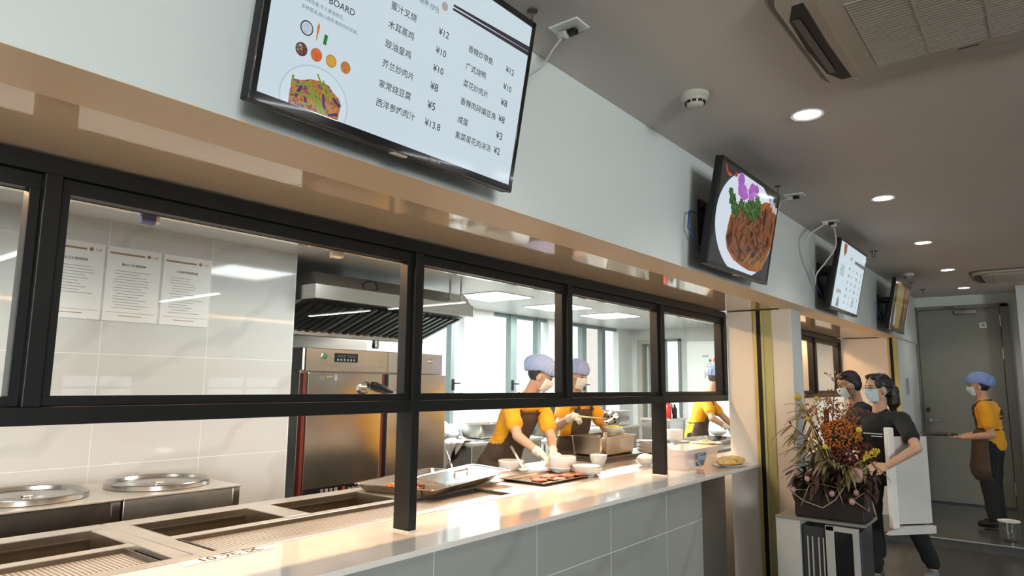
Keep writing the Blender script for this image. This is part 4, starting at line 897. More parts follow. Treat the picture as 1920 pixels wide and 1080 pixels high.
# ---------------------------------------------------------------- kitchen
# framed rule sheets on the tile wall
rules = [('食品卫生管理制度', 1.252, 'white rule sheet on the tile wall, cut off by the window post'), ('粗加工卫生管理制度', 1.565, 'middle one of three white rule sheets on the tile wall'), ('食品留样管理制度', 1.881, 'white rule sheet on the tile wall, closest to the kitchen opening')]
for i, (ti, y0, lab) in enumerate(rules):
    t = thing('rule_sheet', (-4.2, y0 + 0.15, 1.845), lab, 'notice', 'rule sheets on the kitchen wall')
    X = -4.1965; wd, hg, z0 = 0.300, 0.43, 1.835; o_ = Vector((X + 0.0030, y0, z0)); U, V, n = Vector((0, 1, 0)), Vector((0, 0, 1)), Vector((1, 0, 0))
    B(-4.199, -4.194, y0, y0 + wd, z0, z0 + hg).build('sheet', paper, t)
    m = MB(); quad(m, o_, U, V, 0.012, 0.205, hg - 0.044, hg - 0.033); m.build('header_bar', inkb, t)
    m = MB(); disc(m, o_ + U * 0.228 + V * (hg - 0.036), 0.011, 0.011, U, V); m.build('header_emblem', inkb, t)
    m = MB(); put_text(m, '食堂', 0.018, o_ + U * 0.246 + V * (hg - 0.044), U, V, n=n, off=0.0005, width=0.034); m.build('header_name', inkg, t)
    m = MB(); put_text(m, ti, 0.02, o_ + U * 0.080 + V * (hg - 0.105), U, V, n=n, off=0.0005, width=0.135); m.build('sheet_title', ink, t)
    m = MB(); rr = random.Random(i + 5)
    for k in range(14 if i else 10):
        v = hg - 0.140 - 0.0165 * k; quad(m, o_, U, V, 0.045 + 0.015 * (rr.random() < 0.3), 0.16 + 0.10 * rr.random(), v, v + 0.0035)
    m.build('sheet_text', inkg, t)
    m = MB(); quad(m, o_, U, V, 0.015, wd - 0.015, 0.050, 0.052); m.build('footer_rule', inkb, t)
    m = MB(); quad(m, o_, U, V, 0.08, wd - 0.09, 0.030, 0.034); m.build('footer_text', inkb, t)

# soup warmers behind the counter
for i, (y0, lab) in enumerate(((0.86, 'dark-fronted square soup warmer with round lid, at the edge of view'), (1.455, 'square steel soup warmer with round lid, below the rule sheets'))):
    t = thing('soup_warmer', (-3.75, y0 + 0.29, ZF), lab, 'food warmer', 'soup warmers behind the counter')
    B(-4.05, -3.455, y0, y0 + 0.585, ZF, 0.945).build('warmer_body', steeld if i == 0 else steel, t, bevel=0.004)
    B(-4.06, -3.445, y0 - 0.003, y0 + 0.588, 0.945, 0.955).build('warmer_top', steelh, t, bevel=0.002)
    c = (-3.755, y0 + 0.292, 0.955)
    MB().lathe([(0.245, 0), (0.250, 0.004), (0.250, 0.026), (0.246, 0.030), (0.236, 0.026), (0.228, 0.012), (0.06, 0.014), (0.052, 0.012), (0.03, 0.006), (0.001, 0.005)], c, 56).build('lid', M('lid_steel', (0.46, 0.44, 0.42), 0.22, 1.0, var=0.06), t, smooth='auto')
    MB().lathe([(0.016, 0.005), (0.016, 0.010), (0.030, 0.014), (0.028, 0.019), (0.001, 0.021)], c, 24).build('lid_knob', MATS['lid_steel'], t, smooth='auto')
    B(-3.456, -3.449, y0 + 0.545, y0 + 0.58, 0.80, 0.94).build('corner_strip', steelg, t)
MB_tag = None
# steam cabinet
t = thing('steam_cabinet', (-4.6, 3.7, ZF), 'tall stainless steam cabinet with double doors under the range hood', 'steam cabinet')
X = -4.25
B(-4.95, X - 0.055, 2.955, 4.435, ZF, 1.585).build('cabinet_body', steel, t, bevel=0.004)
B(-4.90, X - 0.045, 2.965, 4.395, 1.585, 1.752).build('control_housing', steel, t, bevel=0.003)
m = MB().box(X - 0.05, X - 0.012, 2.975, 3.755, 1.578, 1.748); m.build('control_panel', M('champagne_steel', (0.62, 0.55, 0.46), 0.24, 0.95, var=0.08, vscale=3, stretch=(1, 1, 12)), t, bevel=0.003)
B(X - 0.05, X - 0.012, 3.760, 4.39, 1.578, 1.748).build('control_panel', steel, t, bevel=0.003)
door_m = M('door_steel', (0.60, 0.54, 0.46), 0.20, 0.95, var=0.10, vscale=2.5, stretch=(1, 1, 0.3), bump=0.06, bscale=3)
B(X - 0.045, X, 2.99, 3.690, 0.10, 1.570).build('cabinet_door', door_m, t, bevel=0.006)
B(X - 0.045, X, 3.760, 4.43, 0.10, 1.570).build('cabinet_door', steel, t, bevel=0.006)
redm = M('red_gasket', (0.16, 0.025, 0.015), 0.5, var=0.1)
B(X - 0.054, X - 0.010, 2.958, 2.985, 0.10, 1.565).build('door_gasket', redm, t)
B(X - 0.054, X - 0.010, 3.692, 3.722, 0.10, 1.565).build('door_gasket', redm, t)
B(X - 0.054, X - 0.012, 3.722, 3.759, 0.10, 1.565).build('door_gap', blkpl, t)
rx = Matrix.Rotation(PI / 2, 3, 'Y')
MB().lathe([(0.020, 0), (0.020, 0.012), (0.014, 0.016), (0.001, 0.018)], (X - 0.012, 3.131, 1.690), 24, rx).build('start_button', M('green_button', (0.03, 0.20, 0.10), 0.3), t, smooth='auto')
MB().lathe([(0.026, 0), (0.026, 0.006), (0.020, 0.008)], (X - 0.012, 3.131, 1.690), 24, rx, caps=False).build('button_ring', steelg, t, smooth='auto')
B(X - 0.013, X - 0.008, 3.224, 3.444, 1.652, 1.719).build('control_display', blkpl, t, bevel=0.004)
for k in range(6):
    m = MB(); disc(m, (X - 0.0075, 3.254 + 0.031 * k, 1.669), 0.009, 0.009, (0, 1, 0), (0, 0, 1), 20); m.build('display_button', M('display_grey', (0.35, 0.36, 0.37), 0.4), t)
for u0, u1 in ((3.245, 3.325), (3.345, 3.425)):
    m = MB(); quad(m, (X - 0.0075, 0, 0), (0, 1, 0), (0, 0, 1), u0, u1, 1.688, 1.707); m.build('display_window', M('display_dark', (0.06, 0.06, 0.065), 0.2), t)
MB().lathe([(0.020, 0), (0.020, 0.010), (0.012, 0.014)], (X - 0.012, 4.246, 1.686), 24, rx).tube([(X, 4.246, 1.686), (X + 0.02, 4.246, 1.686)], 0.01, 10).build('key_switch', steelg, t, smooth='auto')
# stamps on the door
U, V, n = Vector((0, 1, 0)), Vector((0, 0, 1)), Vector((1, 0, 0))
m = MB()
for r0, r1 in ((0.024, 0.019),):
    m.lathe([(r0, 0), (r1, 0)], (X + 0.001, 3.018, 1.535), 28, rx, caps=False)
m.build('door_stamp', M('stamp_green', (0.10, 0.18, 0.10), 0.4), t)
m = MB(); put_text(m, 'CE', 0.036, (X + 0.0012, 3.092, 1.520), U, V, n=n, width=0.040); m.build('door_stamp', inkg, t)
m = MB(); disc(m, (X + 0.0012, 3.234, 1.534), 0.016, 0.026, U, V, 24); m.build('door_stamp', inkg, t)
m = MB(); quad(m, (X + 0.0012, 0, 0), U, V, 3.150, 3.205, 1.535, 1.544); m.build('door_stamp', M('stamp_orange', (0.5, 0.3, 0.12), 0.4), t)
# lever handle
m = MB(); m.lathe([(0.05, 0), (0.048, 0.02), (0.03, 0.03)], (X, 3.50, 1.45), 24, rx); m.build('handle_base', steelg, t, smooth='auto')
m = MB(); m.tube([(X + 0.03, 3.55, 1.488), (X + 0.05, 3.585, 1.482), (X + 0.06, 3.67, 1.45), (X + 0.06, 3.75, 1.425)], [0.020, 0.022, 0.021, 0.014], 14); m.build('handle_grip', blkpl, t, smooth=True)
MB().box(X - 0.01, X + 0.07, 3.73, 3.80, 1.40, 1.44).build('handle_latch', steelg, t, bevel=0.01)
# name plate along the bottom of the door
B(X, X + 0.004, 2.995, 3.685, 0.694, 0.742).build('name_plate', blkpl, t)
m = MB(); put_text(m, '百 思 环 保', 0.04, (X + 0.0055, 3.137, 0.700), U, V, n=n, width=0.155); m.build('plate_name', paper, t)
m = MB(); quad(m, (X + 0.0055, 3.335, 0.703), U, V, 0.0, 0.025, 0.0, 0.026); m.build('plate_emblem', M('emblem_red', (0.5, 0.05, 0.03), 0.4), t)
m = MB(); put_text(m, 'Just Soup House', 0.04, (X + 0.0055, 3.385, 0.703), U, V, n=n, width=0.15); m.build('plate_script', paper, t)

# range hood
t = thing('range_hood', (-4.7, 3.6, 2.08), 'long stainless range hood with slatted filters hanging over the steam cabinet', 'range hood')
hy0, hy1, hx0, hx1 = 2.84, 4.50, -5.45, -4.00
m = MB()
m.box(hx1 - 0.02, hx1, hy0, hy1, 2.083, 2.185); m.box(hx0, hx1 - 0.02, hy0, hy0 + 0.02, 2.083, 2.185); m.box(hx0, hx1 - 0.02, hy1 - 0.02, hy1, 2.083, 2.185); m.box(hx0, hx0 + 0.02, hy0, hy1, 1.80, 2.185)
m.build('hood_skirt', steel, t, bevel=0.002)
m = MB(); m.prism([(hx0, hy0 + 0.01, 2.185), (hx1 - 0.01, hy0 + 0.01, 2.185), (hx1 - 0.18, hy0 + 0.10, 2.30), (hx0, hy0 + 0.10, 2.30)], (0, hy1 - hy0 - 0.02, 0)); m.build('hood_top', steel, t, bevel=0.004)
fm = M('filter_dark', (0.05, 0.048, 0.045), 0.35, 0.8, var=0.2)
ya, yb = hy0 + 0.02, hy1 - 0.02
m = MB(); m.prism([(hx1 - 0.02, ya, 2.083), (hx1 - 0.10, ya, 2.083), (hx1 - 0.62, ya, 1.905), (hx1 - 0.62, ya, 1.93), (hx1 - 0.10, ya, 2.11), (hx1 - 0.02, ya, 2.11)], (0, yb - ya, 0)); m.build('hood_inner', fm, t)
slatm = M('filter_slat_steel', (0.30, 0.28, 0.25), 0.4, 0.85, var=0.2)
for k in range(22):
    y = ya + 0.05 + k * (yb - ya - 0.1) / 21
    m = MB(); m.prism([(hx1 - 0.12, y - 0.016, 2.068), (hx1 - 0.12, y + 0.016, 2.068), (hx1 - 0.60, y + 0.016, 1.905), (hx1 - 0.60, y - 0.016, 1.905)], (0.004, 0, -0.014)); m.build('filter_slat', slatm if 6 <= k <= 14 and k % 2 == 0 else fm, t)
B(hx1 - 0.68, hx1 - 0.60, ya, yb, 1.865, 1.905).build('grease_gutter', steelh, t, bevel=0.004)
for y in (4.28, 4.42):
    MB().tube([(hx1 - 0.08, y, 2.18), (hx1 - 0.08, y, 2.404)], 0.008, 8).box(hx1 - 0.11, hx1 - 0.05, y - 0.02, y + 0.02, 2.182, 2.190).build('hanger_rod', steelg, t)
MB().tube([(hx1 - 0.10, 3.30, 2.225), (hx1 - 0.07, 3.36, 2.27), (hx1 - 0.06, 3.42, 2.27), (hx1 - 0.05, 3.455, 2.19)], 0.008, 8).build('hood_cable', blkpl, t, smooth=True)
MB().lathe([(0.012, 0.12), (0.012, 0.05), (0.03, 0.04), (0.034, -0.05), (0.028, -0.06), (0.001, -0.06)], (-4.72, 4.01, 1.86), 20).build('oil_cup', steelg, t, smooth='auto')
# low beam and duct behind the hood
struct('wall_kitchen_back_beam', B(-5.50, -5.30, 2.82, 4.9, 1.62, 1.80), tealf)

# back cabinet with towel and pan
t = thing('work_cabinet', (-5.0, 5.8, ZF), 'stainless work cabinet behind the first cook, with a towel on its edge', 'cabinet')
B(-5.40, -4.66, 5.262, 6.45, ZF, 0.872).build('cabinet_body', steel, t, bevel=0.003)
B(-5.42, -4.645, 5.245, 6.47, 0.872, 0.902).build('cabinet_top', steelh, t, bevel=0.004)
B(-5.39, -4.68, 5.258, 5.264, ZF + 0.05, 0.86).build('side_panel', steeld, t)
t = thing('hanging_towel', (-4.80, 5.25, 0.9), 'crumpled white towel hanging over the cabinet edge', 'towel')
tm = MB(); nu, nv = 16, 18; vs = []
for i in range(nu + 1):
    for k in range(nv + 1):
        u = i / nu; v = k / nv; x = -5.02 + 0.30 * u * (1 - 0.35 * v); fold = 0.018 * math.sin(u * 14 + v * 3) + 0.010 * math.sin(u * 23 - v * 5)
        if v < 0.3: y = 5.36 - (v / 0.3) * 0.125 ; z = 0.908 + 0.012 + fold * 0.5
        else: q = (v - 0.3) / 0.7; y = 5.232 - 0.012 + fold * 0.8 - 0.012 ; z = 0.905 - q * (0.17 + 0.09 * math.sin(u * 5 + 0.6) + 0.03 * math.sin(u * 13))
        vs.append((x, y, z))
fs = [(i * (nv + 1) + k, (i + 1) * (nv + 1) + k, (i + 1) * (nv + 1) + k + 1, i * (nv + 1) + k + 1) for i in range(nu) for k in range(nv)]
tm.add(vs, fs); o = tm.build('towel_cloth', M('towel', (0.70, 0.67, 0.62), 0.9, var=0.06, bump=0.5, bscale=60), t, smooth=True)
sm = o.modifiers.new('thick', 'SOLIDIFY'); sm.thickness = 0.006
t = thing('deep_pan', (-4.95, 5.75, 0.903), 'deep steel pan on the work cabinet behind the first cook', 'pan')
pan_mesh(0.163, 0.265, 0.150, r=0.045, taper=0.012, lip=0.014, c=(-4.93, 5.80, 1.072)).build('pan_body', steel, t, smooth='auto')
o = B(-5.15, -4.68, 5.46, 6.15, 0.903, 0.918).build('pan_lid_sheet', steelg, None, bevel=0.003); tag(o, 'flat steel sheet under the pan on the work cabinet', 'tray'); o.name = 'steel_sheet'
t = thing('plastic_bag', (-5.1, 5.4, 0.903), 'crumpled clear white plastic bag on the work cabinet behind the towel', 'bag')
bm_ = MB(); 
for (x, y, z, a, b, c_) in ((-5.22, 5.40, 1.00, 0.09, 0.09, 0.10), (-5.12, 5.46, 0.96, 0.07, 0.08, 0.06), (-5.24, 5.55, 0.98, 0.08, 0.08, 0.08)): bm_.ell((x, y, z), (a, b, c_), nu=18, nv=10)
o = bm_.build('bag_body', M('bag_plastic', (0.80, 0.84, 0.85), 0.25, var=0.04, bump=0.9, bscale=14), t, smooth=True)
rm = o.modifiers.new('join', 'REMESH'); rm.mode = 'VOXEL'; rm.voxel_size = 0.012; rm.use_smooth_shade = True
# work cabinets further back
t = thing('work_cabinet', (-5.1, 8.3, ZF), 'steel work cabinet behind the second cook, carrying a big pan', 'cabinet')
B(-5.40, -4.76, 7.56, 9.0, ZF, 0.90).build('cabinet_body', steel, t, bevel=0.003)
B(-5.42, -4.745, 7.54, 9.03, 0.90, 0.932).build('cabinet_top', steelh, t, bevel=0.004)
t = thing('deep_pan', (-4.95, 8.6, 0.933), 'big steel pan on the cabinet behind the second cook', 'pan')
pan_mesh(0.19, 0.32, 0.20, r=0.06, taper=0.015, lip=0.014, c=(-4.98, 8.52, 1.137)).build('pan_body', steel, t, smooth='auto')
t = thing('work_table', (-5.1, 6.9, ZF), 'steel work table between the two back cabinets', 'table')
B(-5.40, -4.75, 6.50, 7.52, 0.80, 0.84).build('table_top', steelh, t, bevel=0.003)
for x, y in ((-5.36, 6.54), (-5.36, 7.48), (-4.79, 6.54), (-4.79, 7.48)): MB().tube([(x, y, ZF), (x, y, 0.80)], 0.02, 12).build('leg', steel, t)
t = thing('tilted_lid', (-5.0, 7.1, 0.841), 'dark steel lid propped up on the back work table', 'lid')
MB().obox((-5.02, 7.15, 1.05), (0.02, 0, 0.004), (0, 0.24, 0), (0.08, 0, 0.21)).build('lid_plate', steeld, t, bevel=0.004)
# shelf cabinet, extinguisher and electrical cabinet at the end
t = thing('side_cabinet', (-4.4, 9.2, ZF), 'low grey steel side cabinet beside the electrical cabinet', 'cabinet')
B(-4.75, -4.31, 9.06, 9.57, ZF, 1.00).build('cabinet_body', steel, t, bevel=0.004)
B(-4.77, -4.295, 9.045, 9.58, 1.00, 1.03).build('cabinet_top', steelh, t, bevel=0.003)
t = thing('fire_extinguisher', (-4.37, 9.08, 1.03), 'red fire extinguisher on the side cabinet behind the window post', 'fire extinguisher')
MB().lathe([(0.045, 0), (0.05, 0.01), (0.05, 0.16), (0.035, 0.20), (0.014, 0.215), (0.014, 0.235), (0.001, 0.236)], (-4.37, 9.13, 1.031), 24).build('cylinder', M('extinguisher_red', (0.60, 0.03, 0.02), 0.25, coat=0.4), t, smooth='auto')
MB().box(-4.385, -4.355, 9.10, 9.19, 1.262, 1.278).tube([(-4.37, 9.16, 1.262), (-4.34, 9.20, 1.22), (-4.335, 9.20, 1.10)], 0.008, 8).build('valve_and_hose', blkpl, t)
t = thing('sauce_bottle', (-4.34, 9.24, 1.03), 'dark bottle beside the fire extinguisher', 'bottle')
MB().lathe([(0.035, 0), (0.036, 0.13), (0.014, 0.17), (0.013, 0.20), (0.001, 0.201)], (-4.345, 9.30, 1.031), 20).build('bottle_body', M('dark_bottle', (0.03, 0.02, 0.015), 0.15), t, smooth='auto')
t = thing('electrical_cabinet', (-3.85, 9.85, ZF), 'tall pale grey electrical cabinet with red and green lamps behind the third cook', 'electrical cabinet')
ecm = M('cabinet_grey', (0.80, 0.82, 0.83), 0.4, var=0.02)
B(-4.27, -3.40, 9.60, 10.12, ZF, 2.15).build('cabinet_body', ecm, t, bevel=0.004)
B(-4.25, -3.42, 9.588, 9.602, ZF + 0.06, 2.12).build('cabinet_door', M('cabinet_door_grey', (0.76, 0.79, 0.77), 0.35, var=0.02), t, bevel=0.003)
ry = Matrix.Rotation(PI / 2, 3, 'X')
for x, z, r_, col, nm in ((-3.905, 1.865, 0.017, (0.10, 0.16, 0.12), 'dark'), (-3.825, 1.867, 0.030, (0.75, 0.10, 0.06), 'red'), (-3.752, 1.868, 0.022, (0.08, 0.62, 0.22), 'green'), (-3.94, 1.772, 0.012, (0.2, 0.35, 0.25), 'dim'), (-3.865, 1.774, 0.012, (0.5, 0.12, 0.08), 'dimred'), (-3.785, 1.774, 0.012, (0.2, 0.35, 0.25), 'dim'), (-3.705, 1.776, 0.016, (0.45, 0.10, 0.05), 'dimred2')):
    MB().lathe([(r_ * 1.2, 0), (r_ * 1.2, 0.006), (r_, 0.010), (r_ * 0.7, 0.016), (0.001, 0.018)], (x, 9.588, z), 20, ry).build('indicator_lamp', M('lamp_' + nm, col, 0.3, emit=col if nm in ('red', 'green') else None, es=0.6), t, smooth='auto')
    m = MB(); quad(m, (x - 0.03, 9.5872, z - 0.052), (1, 0, 0), (0, 0, 1), 0, 0.06, 0, 0.010); m.build('lamp_caption', inkg, t)
m = MB(); put_text(m, '配电柜', 0.05, (-4.02, 9.5865, 1.915), (1, 0, 0), (0, 0, 1), n=(0, -1, 0), width=0.09); m.build('cabinet_text', ink, t)
MB().box(-4.02, -3.985, 9.57, 9.588, 1.61, 1.72).build('door_latch', plast, t, bevel=0.006)
MB().box(-3.80, -3.74, 9.575, 9.588, 1.66, 1.71).build('rotary_switch', blkpl, t, bevel=0.006)
# small fittings at the inner edge of the soffit
for x, y, blue, lab in ((-2.60, 1.10, True, 'small blue and white cable fitting at the soffit edge above the rule sheets'), (-2.60, 1.95, False, 'small white cable fitting at the soffit edge left of the range hood')):
    t = thing('cable_fitting', (x, y, 2.108), lab, 'fitting', 'cable fittings at the soffit edge')
    B(x - 0.012, x + 0.012, y - 0.03, y + 0.02, 2.075, 2.109).build('fitting_body', M('fitting_blue', (0.05, 0.07, 0.30), 0.4) if blue else plast, t, bevel=0.003)
    B(x - 0.012, x + 0.012, y + 0.021, y + 0.035, 2.08, 2.109).build('fitting_clip', plast, t, bevel=0.003)
# ---------------------------------------------------------------- people
from mathutils import noise as mnoise
def bake(mb, name, mat, parent, voxel=0.0065, smooth=4, post=None, thick=0.0, fac=0.6):
    """join the volumes of mb into one continuous surface"""
    tmp = mb.build(name + '_tmp', mat, None, keep=True)
    r = tmp.modifiers.new('r', 'REMESH'); r.mode = 'VOXEL'; r.voxel_size = voxel; r.use_smooth_shade = True
    if smooth: sm_ = tmp.modifiers.new('s', 'SMOOTH'); sm_.iterations = smooth; sm_.factor = fac
    dg = bpy.context.evaluated_depsgraph_get(); dg.update()
    me = bpy.data.meshes.new_from_object(tmp.evaluated_get(dg)); me.name = name
    old = tmp.data; bpy.data.objects.remove(tmp); bpy.data.meshes.remove(old)
    bm = bmesh.new(); bm.from_mesh(me)
    if post: post(bm)
    off = root_loc(parent)
    for v in bm.verts: v.co -= off
    for f in bm.faces: f.smooth = True
    bm.to_mesh(me); bm.free()
    o = bpy.data.objects.new(name, me); COL.objects.link(o); o.parent = parent
    me.materials.clear(); me.materials.append(mat)
    if thick: sd_ = o.modifiers.new('thick', 'SOLIDIFY'); sd_.thickness = thick; sd_.offset = 1
    return o

def wrinkle(amp, sc):
    def f(bm):
        bm.normal_update()
        for v in bm.verts: v.co += v.normal * (amp * mnoise.noise(v.co * sc) + amp * 0.5 * mnoise.noise(v.co * sc * 2.3))
    return f

def hand(mb, w, d, n, side, curl=0.5, r=0.0085, grow=0.0, spread=0.012):
    """palm, four bent fingers and a thumb; d points along the hand, n out of its back, side = thumb side (+1 left of d seen from the back)"""
    w, d = Vector(w), Vector(d).normalized(); n = Vector(n); n = (n - d * n.dot(d)).normalized(); s_ = n.cross(d) * side
    fr = Matrix((d, s_, n)).transposed()
    mb.ell(w + d * 0.045, (0.050 + grow, 0.040 + grow, 0.016 + grow), fr, 16, 10)
    for k, (q, L_) in enumerate(((0.027, 0.066), (0.009, 0.074), (-0.010, 0.069), (-0.028, 0.054))):
        p = w + d * 0.082 + s_ * q
        c1, c2 = curl * 0.7, curl * 1.7
        d1 = (d * math.cos(c1) - n * math.sin(c1) + s_ * (q * 2.0)).normalized(); d2 = (d * math.cos(c2) - n * math.sin(c2) + s_ * (q * 1.0)).normalized()
        p1 = p + d1 * L_ * 0.52; p2 = p1 + d2 * L_ * 0.48
        mb.cap(p - d * 0.015, r + grow, p1, r * 0.95 + grow, n=10); mb.cap(p1, r * 0.95 + grow, p2, r * 0.8 + grow, n=10)
    p = w + d * 0.020 + s_ * 0.030; td = (d * 0.75 + s_ * 0.62 - n * 0.25 * (1 + curl)).normalized(); p1 = p + td * 0.034
    t2_ = (d * 0.95 + s_ * 0.15 - n * 0.35).normalized()
    mb.cap(p, r * 1.25 + grow, p1, r * 1.05 + grow, n=10); mb.cap(p1, r * 1.05 + grow, p1 + t2_ * 0.028, r * 0.85 + grow, n=10)

def person(label, base, yaw, J, head, look, sk, top, bottom, kind, group, glove_m=None, cap_m=None, mask_m=None, shoe_m=None, sleeve=0.62, hands=None, pony=False, female=True):
    """J: joints in world coordinates: pelvis, chest, neck, shR shL elR elL wrR wrL knR knL anR anL"""
    t = thing('person', base, label, 'person', group)
    fw = Vector((math.cos(yaw), math.sin(yaw), 0)); lf = Vector((-math.sin(yaw), math.cos(yaw), 0)); up = Vector((0, 0, 1))
    J = {k: Vector(v) for k, v in J.items()}; hc = Vector(head); hf = Vector(look).normalized()
    hl = up.cross(hf).normalized(); hu = hf.cross(hl); H = Matrix((hf, hl, hu)).transposed()
    h = lambda a, b, c: hc + H @ Vector((a, b, c))
    pel, ch, nk = J['pelvis'], J['chest'], J['neck']; waist = pel.lerp(ch, 0.42)
    slf = (J['shL'] - J['shR']).normalized()
    k = 1.0 if female else 1.08
    def torso(mb, g):
        mb.cap(pel, 0.148 * k + g, waist, 0.122 * k + g, 0.74, lf, 24)
        mb.cap(waist, 0.122 * k + g, ch, 0.148 * k + g, 0.70, slf, 24)
        mb.cap(J['shR'].lerp(J['shL'], 0.08), 0.050 * k + g, J['shL'].lerp(J['shR'], 0.08), 0.050 * k + g, 1.0, None, 18)
        mb.cap(ch, 0.10 * k + g, nk - up * 0.03, 0.058 + g, 0.8, slf, 18)
    # body: one continuous surface
    mb = MB(); torso(mb, 0)
    mb.cap(nk - up * 0.03, 0.056 * k, h(-0.015, 0, -0.04), 0.050 * k, 1.0, None, 18)
    mb.ell(h(-0.012, 0, 0.022), (0.094, 0.074, 0.100), H, 28, 18); mb.ell(h(0.022, 0, -0.045), (0.066, 0.058, 0.072), H, 24, 16)
    mb.ell(h(0.058, 0, -0.088), (0.026, 0.026, 0.020), H, 14, 10)
    mb.cap(h(0.078, 0, 0.012), 0.010, h(0.096, 0, -0.022), 0.014, n=10); mb.ell(h(0.072, 0, 0.022), (0.014, 0.05, 0.010), H, 16, 8)
    mb.ell(h(0.082, 0, -0.062), (0.010, 0.022, 0.010), H, 12, 8)
    for s_ in (-1, 1):
        mb.ell(h(-0.008, s_ * 0.076, -0.018), (0.019, 0.010, 0.031), H, 14, 10); mb.ell(h(0.05, s_ * 0.038, -0.030), (0.028, 0.022, 0.026), H, 14, 10)
    for S_ in ('R', 'L'):
        sh, el, wr = J['sh' + S_], J['el' + S_], J['wr' + S_]
        mb.cap(sh, 0.047 * k, el, 0.038 * k, n=16); mb.cap(el, 0.039 * k, wr, 0.026 * k, 1.0, None, 16)
        d = (hands or {}).get(S_, {}).get('d', wr - el); n_ = (hands or {}).get(S_, {}).get('n', up); c_ = (hands or {}).get(S_, {}).get('curl', 0.6); sd = (hands or {}).get(S_, {}).get('side', 1 if S_ == 'R' else -1)
        hand(mb, wr, d, n_, sd, c_)
        hp = pel + lf * (0.085 if S_ == 'L' else -0.085) - up * 0.03; kn, an = J['kn' + S_], J['an' + S_]
        mb.cap(hp, 0.085 * k, kn, 0.056 * k, n=18); mb.cap(kn, 0.056 * k, an, 0.036 * k, n=16); mb.cap(kn.lerp(an, 0.25) - fw * 0.012, 0.055 * k, kn.lerp(an, 0.5) - fw * 0.008, 0.042 * k, n=14)
        mb.cap(an - up * 0.035, 0.036, an - up * 0.05 + fw * 0.12, 0.030, 0.8, lf, 14)
    bake(mb, 'body', sk, t, 0.0062, 3)
    # eyes and brows
    e = MB()
    for s_ in (-1, 1): e.ell(h(0.0765, s_ * 0.033, 0.004), (0.008, 0.015, 0.0055), H, 12, 8)
    e.build('eyes', M('eye_dark', (0.015, 0.012, 0.010), 0.15), t, smooth=True)
    e = MB()
    for s_ in (-1, 1): e.tube([h(0.085, s_ * 0.016, 0.026), h(0.082, s_ * 0.034, 0.031), h(0.068, s_ * 0.052, 0.026)], [0.003, 0.004, 0.002], 6)
    e.build('eyebrows', hairm, t, smooth=True)
    # shirt with sleeves
    mb = MB(); torso(mb, 0.016)
    mb.cap(pel - up * 0.02, 0.155 * k + 0.012, waist, 0.135 * k + 0.012, 0.76, lf, 24)
    for S_ in ('R', 'L'):
        sh, el, wr = J['sh' + S_], J['el' + S_], J['wr' + S_]; e_ = sh.lerp(el, sleeve)
        mb.cap(sh, 0.064 * k, e_, 0.060 * k, n=18); mb.cap(sh.lerp(el, sleeve * 0.6), 0.060 * k, e_ + (el - sh).normalized() * 0.012, 0.062 * k, 0.35, None, 18)
        if sleeve > 0.99: mb.cap(el, 0.055, el.lerp(wr, 0.8), 0.040, n=16)
    def neckcut(bm):
        wrinkle(0.006, 14)(bm)
        kill = [f for f in bm.faces if (f.calc_center_median() - (nk + hf * 0.01)).length < 0.070 or (f.calc_center_median() - nk).dot(up) > 0.012]
        bmesh.ops.delete(bm, geom=kill, context='FACES')
    bake(mb, 'shirt', top, t, 0.008, 3, neckcut, 0.004)
    if kind == 'cook':
        mb = MB(); mb.tube([nk + slf * 0.062 + fw * 0.0, nk + slf * 0.05 + fw * 0.045 - up * 0.015, nk + fw * 0.075 - up * 0.05], 0.014, 10).tube([nk - slf * 0.062, nk - slf * 0.05 + fw * 0.045 - up * 0.015, nk + fw * 0.075 - up * 0.05], 0.014, 10).tube([nk + slf * 0.062, nk - fw * 0.05 + up * 0.01, nk - slf * 0.062], 0.014, 10)
        bake(mb, 'collar', top, t, 0.006, 2)
    # trousers and shoes
    mb = MB(); mb.cap(pel, 0.150 * k, pel - up * 0.06, 0.150 * k, 0.75, lf, 24)
    for S_ in ('R', 'L'):
        hp = pel + lf * (0.085 if S_ == 'L' else -0.085) - up * 0.03; kn, an = J['kn' + S_], J['an' + S_]
        mb.cap(hp, 0.098 * k, kn, 0.074 * k, n=18); mb.cap(kn, 0.074 * k, an + up * 0.03, 0.058 * k, n=18)
    bake(mb, 'trousers', bottom, t, 0.009, 3, wrinkle(0.007, 11))
    for S_ in ('R', 'L'):
        an = J['an' + S_]; m = MB(); m.cap(an - up * 0.045, 0.045, an - up * 0.055 + fw * 0.13, 0.042, 0.85, lf, 16).cap(an - up * 0.068 - fw * 0.02, 0.042, an - up * 0.070 + fw * 0.135, 0.044, 0.35, lf, 16)
        bake(m, 'shoe', shoe_m or blkpl, t, 0.006, 2)
    # apron
    if kind == 'cook':
        mb = MB(); torso(mb, 0.040); mb.cap(pel + up * 0.02, 0.165 * k + 0.030, pel - up * 0.30 + fw * 0.03, 0.205 * k, 0.80, lf, 26)
        bibz = ch.z + 0.035
        def cut(bm):
            wrinkle(0.006, 9)(bm); kill = []
            for f in bm.faces:
                c = f.calc_center_median(); u = min(1, max(-0.6, (c.z - pel.z) / max(0.05, ch.z - pel.z))); ax = pel + (ch - pel) * u
                r_ = c - ax; a, b = r_.dot(fw), r_.dot(lf)
                hi = c.z > waist.z + 0.02
                if c.z > bibz or c.z < pel.z - 0.42 or (hi and (a < 0.045 or abs(b) > 0.120)) or (not hi and a < -0.035): kill.append(f)
            bmesh.ops.delete(bm, geom=kill, context='FACES')
        ap = bake(mb, 'apron', aprn, t, 0.009, 3, cut, 0.004)
        m = MB()
